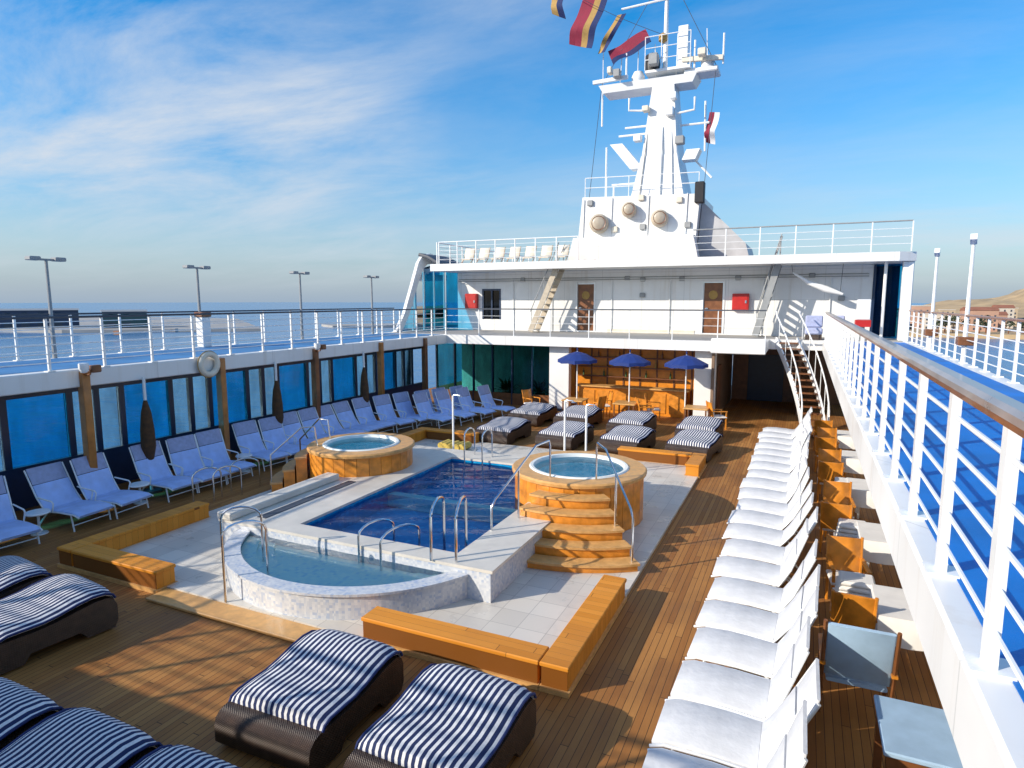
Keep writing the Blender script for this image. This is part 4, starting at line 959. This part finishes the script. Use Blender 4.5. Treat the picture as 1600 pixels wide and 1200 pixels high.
# furniture lumps on fore deck right
for j,(x,yy) in enumerate(((0.35,26.6),(1.1,27.0))):
    c = thing('lounge_seat','grey cushioned lounge seat on the fore deck, '+('left','right')[j]+' one','seat',(x,yy,ZT)); MB().box(x-.3,x+.3,yy-.3,yy+.3,ZT+.2,ZT+.45,.05).build('cushion','mesh_grey',c); MB().box(x-.3,x+.3,yy+.22,yy+.34,ZT+.451,ZT+.9,.04).build('backrest','mesh_grey',c); MB().box(x-.28,x+.28,yy-.28,yy+.28,ZT+.01,ZT+.199).build('base','rattan',c)
# port side screen with swept white edge
ss = thing('side_screen','blue glazed side screen with swept white edge at the left end of the deckhouse','side screen',(-17.3,27,ZT))
edge = [(24.9,ZT+.01),(25.6,3.9),(26.3,5.2),(26.9,6.35),(27.3,6.72),(28.0,6.85),(29.5,6.6)]
inn  = [(25.35,ZT+.01),(26.05,3.9),(26.75,5.2),(27.3,6.05),(27.7,6.3),(28.2,6.35),(29.5,6.15)]
vs_=[]; 
for x in (-17.36,-17.2):
    vs_ += [(x,a,b) for a,b in edge] + [(x,a,b) for a,b in inn]
n=len(edge); fs=[]
for i in range(n-1):
    fs += [(i,i+1,n+i+1,n+i),(2*n+i,3*n+i,3*n+i+1,2*n+i+1),(i,2*n+i,2*n+i+1,i+1),(n+i,n+i+1,3*n+i+1,3*n+i)]
fs += [(0,n,3*n,2*n),(n-1,3*n-1,4*n-1,2*n-1)]
MB().add(vs_,fs).build('swept_edge','white_gloss',ss)
ycol=[25.4,26.4,27.4,28.4,29.4]
def ztop(yy):
    for (a,b),(c,d) in zip(inn[:-1],inn[1:]):
        if a<=yy<=c: return b+(d-b)*(yy-a)/(c-a)
    return 6.1
for a,b in zip(ycol[:-1],ycol[1:]):
    a2,b2=a+.04,b-.04; z1,z2=ztop(a2)-.02,ztop(b2)-.02
    MB().add([(-17.29,a2,ZT+.02),(-17.29,b2,ZT+.02),(-17.29,b2,z2),(-17.29,a2,z1),(-17.27,a2,ZT+.02),(-17.27,b2,ZT+.02),(-17.27,b2,z2),(-17.27,a2,z1)],[(0,1,2,3),(7,6,5,4),(0,4,5,1),(1,5,6,2),(2,6,7,3),(3,7,4,0)]).build('pane','glass_deep',ss)
    MB().box(-17.32,-17.24,b-.035,b+.035,ZT+.02,ztop(b)-.03).build('mullion','white_gloss',ss)
roofp=[(-17.4,6.75),(-16.9,6.62),(-16.4,6.35),(-15.9,5.98)]
mbr=MB().sheet([(x,z) for x,z in roofp],.16,'y',27.2,29.5); mbr.build('canopy','dark_grey',ss)
MB().box(-17.2,-16.02,29.5,29.6,ZT+.02,6.0).build('rear_panel','glass_deep',ss)
# deck furniture glimpsed on the upper deck
for j in range(7):
    x=-14.9+j*.8
    c=thing('folded_chair','cream folded deck chair behind the upper deck railing, '+ORD[j].replace('nearest','first')+' from the left','chair',(x,27.6,6.24),'folded chairs on the upper deck')
    MB().sheet([(27.4,6.45),(27.75,6.5),(27.95,7.0)],.05,'x',x-.25,x+.25).build('sling','ivory_paint',c)
    for s2 in (-1,1): MB().tube([(x+s2*.25,27.42,6.24),(x+s2*.25,27.75,6.5),(x+s2*.25,27.97,7.02)],.018,6).build('frame','wood_tread',c)

# ================================================================== MAST HOUSE AND MAST
mh = thing('mast_house','white trapezoid mast house on the upper deck','mast house',(-7.2,30,6.22))
fr=[(-10.1,6.24),(-4.6,6.24),(-4.45,9.3),(-9.75,9.35)]
MB().extr([(-10.1,6.24),(-4.62,6.24),(-4.42,9.15),(-9.8,9.32)],'y',29.6,34.0).build('casing','ship_plate',mh)
MB().extr([(-4.60,6.245),(-2.3,6.245),(-2.5,7.0),(-4.40,8.9)],'y',30.2,34.0).build('side_casing','shade_grey',mh)  # painted grey for shade, this face catches the sun
MB().extr([(-10.3,6.245),(-4.3,6.245),(-4.55,7.35),(-10.0,7.40)],'y',28.9,29.598).build('front_step','ship_plate',mh)
def vent(x,z,rr,label):
    o = MB().lathe([(0.001,0.0),(rr*.8,0.0),(rr,0.06),(rr,0.30),(rr*.8,0.46),(rr*.45,0.52),(0.001,0.54)],(0,0,0),20).build('ventilator','beige_metal',mh,(0,0,0))
    o.rotation_euler=(radians(90),0,radians(12)); o.location=Vector((x,29.59,z))-WLOC[mh.name]
    r2 = MB().lathe([(rr*.72,0.40),(rr*.74,0.50),(rr*.62,0.47),(rr*.6,0.40)],(0,0,0),20).build('ring','wood_brown',o,(0,0,0))
vent(-8.95,8.05,.44,''); vent(-7.55,8.6,.34,''); vent(-6.15,8.15,.38,'')
for q,(x_,z_) in enumerate(((-9.4,8.9),(-8.2,7.65),(-6.9,7.7),(-5.3,8.8),(-4.9,7.7),(-7.0,9.0))): MB().box(x_-.14,x_+.14,29.48,29.598,z_,z_+.26,.03).build('fitting',('grey_paint','ivory_paint')[q%2],mh)
for x_ in (-9.75,-8.4,-6.7,-5.0): MB().tube([(x_,29.57,7.4),(x_+.05,29.57,9.2)],.025,6).build('pipe','white_gloss',mh)
for z_ in (9.75,10.2): MB().tube([(-9.7,29.7,z_),(-4.5,29.7,z_-.12)],.02,6).build('guard_rail','white_gloss',mh)
for q in range(6): MB().tube([(-9.7+q*1.04,29.7,9.25),(-9.7+q*1.04,29.7,10.2-.02*q)],.02,6).build('stanchion','white_gloss',mh)
MB().box(-4.6,-4.2,29.2,29.58,8.7,9.6,.04).build('locker','black',mh)
mast = thing('mast','tall white tapered ship mast with platforms, radars and antennas','mast',(-6.5,31.5,9.2))
def taper(x0,x1,y0,y1,z0,X0_,X1_,Y0_,Y1_,z1):
    return MB().add([(x0,y0,z0),(x1,y0,z0),(x1,y1,z0),(x0,y1,z0),(X0_,Y0_,z1),(X1_,Y0_,z1),(X1_,Y1_,z1),(X0_,Y1_,z1)],[(3,2,1,0),(4,5,6,7),(0,1,5,4),(1,2,6,5),(2,3,7,6),(3,0,4,7)])
taper(-7.75,-5.25,30.4,33.4,9.1,-7.35,-5.7,30.8,33.0,11.2).build('lower_tower','ship_plate',mast)
taper(-7.33,-5.72,30.82,32.98,11.202,-7.0,-6.0,31.2,32.6,14.4).build('upper_tower','ship_plate',mast)
taper(-7.9,-7.3,30.9,31.6,10.7,-8.9,-8.3,30.9,31.6,11.9).build('bracket','white_gloss',mast)
taper(-5.5,-4.9,30.9,31.6,10.9,-5.3,-4.7,30.9,31.6,11.35).build('bracket','white_gloss',mast)
taper(-9.4,-5.2,31.3,32.5,14.402,-9.6,-5.0,31.2,32.6,14.75).build('crosstree','white_gloss',mast)
MB().box(-5.6,-4.1,31.3,32.4,14.76,14.98,.05).build('crosstree','white_gloss',mast)
MB().box(-7.35,-5.3,31.1,32.6,14.985,15.1).build('platform','white_gloss',mast)
for (x,z,m,rr) in ((-7.1,15.1,'black',.34),):
    MB().lathe([(0.001,0),(rr,0),(rr*1.1,.35),(rr*.9,.75),(0.001,.9)],(x,31.5,z),18).build('radome',m,mast)
MB().lathe([(0.001,0),(.28,0),(.32,.2),(.2,.45),(0.001,.52)],(-7.75,31.5,14.76),18).build('radome','white_gloss',mast)
MB().lathe([(0.001,0),(.28,0),(.30,.25),(.2,.5),(0.001,.56)],(-4.6,31.6,14.98),18).build('radome','flag_white',mast)
MB().box(-5.9,-5.45,31.3,31.9,15.1,16.9,.03).build('antenna_box','white_gloss',mast)
MB().tube([(-6.5,31.5,15.1),(-6.5,31.5,21.5)],[.12,.06],10).build('topmast','white_gloss',mast)
MB().lathe([(0.001,-.25),(.2,-.12),(.2,.12),(0.001,.25)],(-6.6,31.35,16.5),14).build('signal_lamp','flag_yellow',mast)
for (x0,z0,x1,z1) in ((-8.6,18.1,-4.9,18.25),(-8.3,12.7,-7.2,12.7),(-8.6,12.35,-7.1,12.35),(-5.7,12.55,-4.4,12.55),(-8.9,10.1,-7.5,10.1),(-5.3,11.3,-4.2,10.1),(-4.6,13.5,-4.55,11.3)):
    MB().tube([(x0,31.4,z0),(x1,31.4,z1)],.05,6).build('yard','white_gloss',mast)
for (x,z0,z1) in ((-9.45,14.7,12.9),(-9.2,9.3,11.9),(-3.9,15.0,16.3),(-4.9,17.9,18.8),(-8.3,15.1,16.1),(-5.15,15.0,16.2),(-8.8,9.3,10.0)):
    MB().tube([(x,31.4,z0),(x,31.4,z1)],.045,6).build('whip_antenna','white_gloss',mast)
MB().bar((-9.9,31.3,14.95),(-8.2,31.3,15.0),.16,.16).build('radar_scanner','white_gloss',mast)
MB().bar((-5.7,31.3,15.4),(-3.9,31.3,15.25),.16,.20).build('radar_scanner','ivory_paint',mast)
for q in range(3):
    z=15.1+q*.5; MB().tube([(-7.35,31.1,z+.45),(-5.3,31.1,z+.45)],.02,6).build('guard_rail','white_gloss',mast)
for x in (-7.35,-6.6,-5.3): MB().tube([(x,31.1,15.1),(x,31.1,16.55)],.02,6).build('stanchion','white_gloss',mast)
for q in range(14): MB().box(-6.8,-6.3,30.62+.4*q/14*1.6,30.66+.4*q/14*1.6,9.6+q*.34,9.63+q*.34).build('rung','grey_paint',mast)
for (a_,b_) in (((-9.5,31.4,14.75),(-9.6,30.0,9.3)),((-4.2,31.4,14.95),(-4.4,30.3,9.0)),((-6.5,31.4,19.5),(-9.5,31.4,14.8)),((-6.5,31.4,19.5),(-4.2,31.4,15.0))):
    MB().tube([a_,b_],.014,5).build('stay','dark_grey',mast)
random.seed(11)
for q in (0, 5, 8):
    x_=-7.3+.19*q; MB().tube([(x_,30.37-.02*(q%2),9.2),(x_*.72-1.85,30.95,12.2+.25*(q%4))],.022+.008*(q%3),6).build('cable_pipe','white_gloss' if q%3 else 'grey_paint',mast)
for q,(x_,z_,w_,h_) in enumerate(((-7.55,11.9,.35,.3),(-5.6,11.6,.4,.35),(-7.2,13.2,.3,.25),(-5.95,13.6,.3,.3),(-8.6,14.9,.3,.35),(-4.75,15.3,.35,.3),(-6.1,12.9,.35,.4),(-6.9,15.2,.4,.5),(-8.95,15.1,.2,.3))):
    MB().box(x_-w_/2,x_+w_/2,30.7,31.1,z_,z_+h_,.03).build('fitting',('white_gloss','grey_paint','ivory_paint')[q%3],mast)
for q in range(7):
    x_=-9.5+q*.85 if q<4 else -6.0+(q-4)*.7; MB().tube([(x_,31.6,14.9),(x_+random.uniform(-.1,.1),31.6,15.7+random.uniform(.1,1.2))],.022,5).build('whip_antenna','white_gloss',mast)
MB().tube([(-7.4,31.0,13.3),(-8.0,30.9,13.35),(-8.0,30.9,13.9)],.05,6).build('lamp_bracket','white_gloss',mast)
MB().tube([(-5.8,31.0,13.0),(-5.0,30.9,13.05),(-5.0,30.9,13.6)],.05,6).build('lamp_bracket','white_gloss',mast)
# flags on the halyard: from the topmast out to port
hal = thing('halyard','thin halyard carrying the signal flags out from the mast top','rope',(-6.6,31.4,17.6))
A_=Vector((-6.6,31.2,16.6)); B_=Vector((-13.2,29.6,20.6))
MB().tube([A_+(B_-A_)*t+Vector((0,0,-.35*sin(pi*t))) for t in arc(0,1,12)],.012,5).build('line','dark_grey',hal)
def flag(c0,fly,hoist,mats_,label):
    p = Vector(c0); F = Vector(fly); H_ = Vector(hoist); n = 12; m = len(mats_)
    r = thing('signal_flag',label,'flag',c0,'flags on the mast')
    for q,mm in enumerate(mats_):
        vs_ = []
        for th in (0,.014):
            for i in range(n+1):
                u = i/n
                for v in (q/m,(q+1)/m):
                    wv = Vector((.05*sin(u*6+1),-.16*u*sin(u*8+v*2+p.x)+th,.04*sin(u*9+v)))
                    vs_.append(p+F*u+H_*v+wv)
        k_ = 2*(n+1); fs = []
        for i in range(n): fs += [(2*i,2*i+2,2*i+3,2*i+1),(k_+2*i,k_+2*i+1,k_+2*i+3,k_+2*i+2),(2*i,k_+2*i,k_+2*i+2,2*i+2),(2*i+1,2*i+3,k_+2*i+3,k_+2*i+1)]
        fs += [(0,1,k_+1,k_),(2*n,k_+2*n,k_+2*n+1,2*n+1)]
        MB().add(vs_,fs,True).build('stripe',mm,r)
flag((-7.45,31.3,17.0),(-1.75,0,-.75),(.28,0,-.62),['flag_red','flag_red','flag_blue'],'dark red signal flag, lowest and nearest the mast')
flag((-8.75,31.1,17.75),(-.95,0,-1.55),(.42,0,-.02),['flag_yellow','flag_blue'],'narrow tan and blue signal flag, second from the mast')
flag((-10.3,30.8,18.75),(-.75,0,-2.0),(1.15,0,-.35),['flag_red','flag_red','flag_yellow','flag_blue'],'large dark red and blue signal flag, third from the mast')
flag((-11.75,30.4,19.5),(.05,0,-1.5),(.6,0,-.2),['flag_yellow','flag_blue'],'dark blue signal flag farthest from the mast')
flag((-4.45,31.4,13.0),(-.15,0,-1.3),(.45,0,-.1),['flag_red','flag_white'],'small red flag flying right of the mast')

# ================================================================== STARBOARD DINING FURNITURE
def white_table(x,yy,label):
    r=thing('dining_table',label,'table',(x,yy,0),'white tables under the right walkway'); 
    MB().box(x-.42,x+.42,yy-.45,yy+.45,.72,.755,.01).build('table_top','white_gloss',r)
    mb=MB(); vs_=[]; N=32
    for (s2,z) in ((1.0,.758),(1.03,.70),(1.06,.42)):
        for k in range(N):
            t=2*pi*k/N; c_,q=cos(t),sin(t); m_=max(abs(c_),abs(q)); wv=1+(.05*sin(6*t) if z<.6 else 0)
            vs_.append((x+.44*s2*wv*c_/m_,yy+.47*s2*wv*q/m_,z))
    vs_.append((x,yy,.76)); mb.add(vs_,[(i*N+k,i*N+(k+1)%N,(i+1)*N+(k+1)%N,(i+1)*N+k) for i in range(2) for k in range(N)]+[(3*N,(k+1)%N,k) for k in range(N)],True); mb.build('tablecloth','cloth_white',r)
    for a in (-1,1):
        for b in (-1,1): MB().box(x+a*.36-.02,x+a*.36+.02,yy+b*.39-.02,yy+b*.39+.02,0,.719).build('leg','wood_orange',r)
ty=[8.9,11.6,14.6,17.4,20.2]
for j,yy in enumerate(ty): white_table(1.45,yy,'white clothed table under the right walkway, '+ORD[j]+(' to' if j==0 else ' from')+' the camera')
for j,(x,yy,rz) in enumerate(((.76,8.75,1.5),(0.78,10.2,-1.45),(.72,12.6,1.5),(.80,13.5,-1.5),(.72,15.8,1.55),(.76,16.5,-1.5),(.72,18.6,1.5),(.78,19.4,-1.5),(.72,21.3,1.5))):
    copy_tree(dc,None,(x,yy,0),rz,'orange wooden armchair along the right aisle, '+ORD[j]+(' to' if j==0 else ' from')+' the camera','armchairs along the right aisle')
# white cushioned chair heaped with towels half way
for j,(x,yy) in enumerate(((.85,9.55),(.95,12.0),(1.0,14.9))):
    c=thing('towel_stack','stack of folded white towels on a low bench, '+ORD[j]+(' to' if j==0 else ' from')+' the camera on the right','towels',(x,yy,0),'towel stacks along the right aisle')
    MB().box(x-.28,x+.28,yy-.25,yy+.25,.40,.45,.01).build('bench_top','white_gloss',c)
    for q in range(4): MB().box(x-.25+.01*q,x+.25-.012*q,yy-.22,yy+.22-.01*q,.452+q*.075,.522+q*.075,.025).build('towel','cloth_white',c)
    for a in (-1,1):
        for b in (-1,1): MB().box(x+a*.24-.02,x+a*.24+.02,yy+b*.21-.02,yy+b*.21+.02,0,.399).build('leg','white_gloss',c)
# foreground armchair with blue grey fabric and table
fc=thing('sling_armchair','teak armchair with pale blue grey fabric back at the lower right','chair',(.70,7.22,0))
MB().sheet([(7.12,1.16),(7.18,.97),(7.28,.62),(7.32,.50)],.04,'x',.40,1.02).build('backrest','fabric_bluegrey',fc)
MB().sheet([(7.27,.46),(7.5,.42),(7.8,.43)],.04,'x',.42,1.0).build('seat','fabric_bluegrey',fc)
for x in (.375,1.045):
    MB().tube([(x,7.37,0),(x,7.30,.45),(x,7.11,1.19)],.022,6).build('leg','wood_brown',fc); MB().bar((x,7.82,0),(x,7.82,.64),.04,.04).build('leg','wood_brown',fc); MB().bar((x,7.20,.66),(x,7.86,.655),.06,.03).build('armrest','wood_orange',fc)
ft=thing('side_table','pale blue grey topped wooden table at the lower right corner','table',(1.3,6.1,0))
MB().box(.80,2.1,5.75,6.62,.72,.77,.012).build('table_top','fabric_bluegrey',ft)
for x in (.86,2.04):
    for yy in (5.82,6.55): MB().box(x-.035,x+.035,yy-.035,yy+.035,0,.719).build('leg','wood_brown',ft)
MB().box(.86,2.04,5.80,5.83,.6,.719).build('apron','wood_brown',ft)

# ================================================================== HARBOUR AND SHORE
structure('quay', MB().prism([(-1500,150),(-560,330),(-430,420),(-700,640),(-1500,700)],-22.5,-19.5),'concrete')
structure('breakwater', MB().prism([(-420,500),(-250,640),(-120,1500),(-160,1500),(-300,680),(-460,530)],-22.5,-19.8),'concrete')
def shed(x,yy,w,d,h,rz,label,m,name='harbour_shed'):
    r=thing(name,label,'shed',(x,yy,-19.5)); r.rotation_euler=(0,0,rz)
    def loc(mb,n,mm):
        o=mb.build(n,mm); o.parent=r; return o
    loc(MB().box(-w/2,w/2,-d/2,d/2,0,h),'wall',m)
    loc(MB().extr([(-d/2-1,h),(0,h+1.6),(d/2+1,h)],'x',-w/2-1,w/2+1),'roof','grey_paint')
    for q in range(int(w//12)):
        x_=-w/2+6+q*12; loc(MB().box(x_-3,x_+3,-d/2-.15,-d/2-.01,0,5),'door','dark_grey'); loc(MB().box(x_-2,x_+2,-d/2-.12,-d/2-.01,h-3.5,h-2),'window','glass_pale')
shed(-640,352,70,26,15.5,radians(62),'dark navy harbour shed at the left horizon','shed_navy')
shed(-560,385,34,24,14.5,radians(58),'dark green harbour shed right of the navy one','shed_green')
for j in range(14):
    a=radians(146-j*1.9); R=random.uniform(470,560); x,yy=R*cos(a),R*sin(a)
    if x>-430 or yy<250: continue
    c=thing('shipping_container','shipping container on the quay at left, number %s along the quay'%ORD[j].replace('nearest','first'),'container',(x,yy,-19.5),'containers on the quay')
    MB().box(x-3,x+3,yy-1.3,yy+1.3,-19.48,-16.6,.08).build('body',('terracotta','shed_navy','grey_paint','flag_white')[j%4],c); MB().box(x-2.9,x+2.9,yy-1.36,yy-1.31,-19.3,-16.8).build('door',('wood_brown','navy_frame','dark_grey','grey_paint')[j%4],c)
# town and fort at the right
structure('shore', MB().prism([(40,560),(400,520),(1500,520),(1500,2500),(-100,2500),(20,900)],-22.5,-19),'sandstone')
random.seed(21)
hv=[]; hfs=[]; NX,NY=40,18
for j in range(NY+1):
    for i in range(NX+1):
        x=130+i*14; yy=760+j*28; u=(x-330)/190; v=(yy-980)/200
        z=-20+47*math.exp(-(u*u)*1.1)*math.exp(-v*v)*(1+.15*sin(x*.05)+.1*sin(yy*.04+x*.11))+random.uniform(-1.5,1.5)
        hv.append((x,yy,max(z,-20.5)))
hfs=[(j*(NX+1)+i,j*(NX+1)+i+1,(j+1)*(NX+1)+i+1,(j+1)*(NX+1)+i) for j in range(NY) for i in range(NX)]
structure('headland', MB().add(hv,hfs,True),'sandstone')
pos=[]
for j in range(34):
    yy=random.uniform(585,820); ang=random.uniform(.118,.33); x=yy*ang+random.uniform(-4,4); w=random.uniform(10,24); h=random.uniform(7,19); d=random.uniform(9,16)
    if any(abs(x-q[0])<(w+q[2])/2+1 and abs(yy-q[1])<(d+q[3])/2+1 for q in pos): continue
    pos.append((x,yy,w,d,h))
pos.sort(key=lambda q:q[0]/q[1])
for j,(x,yy,w,d,h) in enumerate(pos):
    col_=random.choice(['plaster_tan','plaster_pale','plaster_pink','plaster_tan'])
    cn={'plaster_tan':'tan','plaster_pale':'pale','plaster_pink':'pinkish'}[col_]
    r=thing('harbour_building','%s flat fronted waterfront building at right, %s from the left of the town'%(cn,(ORD+['twenty-fifth','twenty-sixth','twenty-seventh','twenty-eighth','twenty-ninth','thirtieth','thirty-first','thirty-second','thirty-third','thirty-fourth'])[j].replace('nearest','first')),'building',(x,yy,-19),'town buildings on the right shore')
    MB().box(x-w/2,x+w/2,yy-d/2,yy+d/2,-19,-19+h).build('wall',col_,r)
    if random.random()<.5: MB().extr([(yy-d/2-.5,-19+h+.01),(yy,-19+h+2.6),(yy+d/2+.5,-19+h+.01)],'x',x-w/2-.5,x+w/2+.5).build('roof','roof_red',r)
    else: MB().box(x-w/2-.3,x+w/2+.3,yy-d/2-.3,yy+d/2+.3,-19+h+.01,-19+h+.7).build('roof','plaster_pale',r)
    nf=max(1,int(h//3.4)); nw=max(2,int(w//3.6)); wm=None
    for a in range(nf):
        for b in range(nw):
            wx=x-w/2+w*(b+.5)/nw; wz=-19+1+a*3.3
            if wm is None: wm=MB().box(wx-.6,wx+.6,yy-d/2-.1,yy-d/2-.01,wz,wz+1.7).build('window','dark_grey',r); w0=(wx,wz)
            else:
                o=wm.copy(); COL.objects.link(o); o.parent=r; o.location=(wx-w0[0],0,wz-w0[1])
random.seed(5)
for j in range(16):
    yy=random.uniform(560,575); x=yy*random.uniform(.13,.36); h=random.uniform(8,14)
    t_=thing('palm_tree' if False else 'shore_tree','dark round crowned tree on the right waterfront, %s in the row'%ORD[j].replace('nearest','first'),'tree',(x,yy,-19),'trees on the right waterfront')
    MB().tube([(x,yy,-19),(x+.2,yy,-19+h*.5)],[.4,.22],7).build('trunk','wood_brown',t_)
    lf=MB()
    for q in range(160):
        a=random.uniform(0,2*pi); e=random.uniform(-.6,1.5); R=random.uniform(.4,1)*h*.36; c0=Vector((x+R*cos(a)*cos(e),yy+R*sin(a)*cos(e),-19+h*.62+R*sin(e))); s2=random.uniform(.4,.9)
        n_=Vector((random.gauss(0,1),random.gauss(0,1),random.gauss(0,1))).normalized(); u_=n_.orthogonal().normalized()*s2; v_=n_.cross(u_)
        lf.add([c0-u_,c0-v_*.6,c0+u_,c0+v_*.6],[(0,1,2,3)])
    tag(lf.build('crown','far_foliage',t_),kind='stuff')
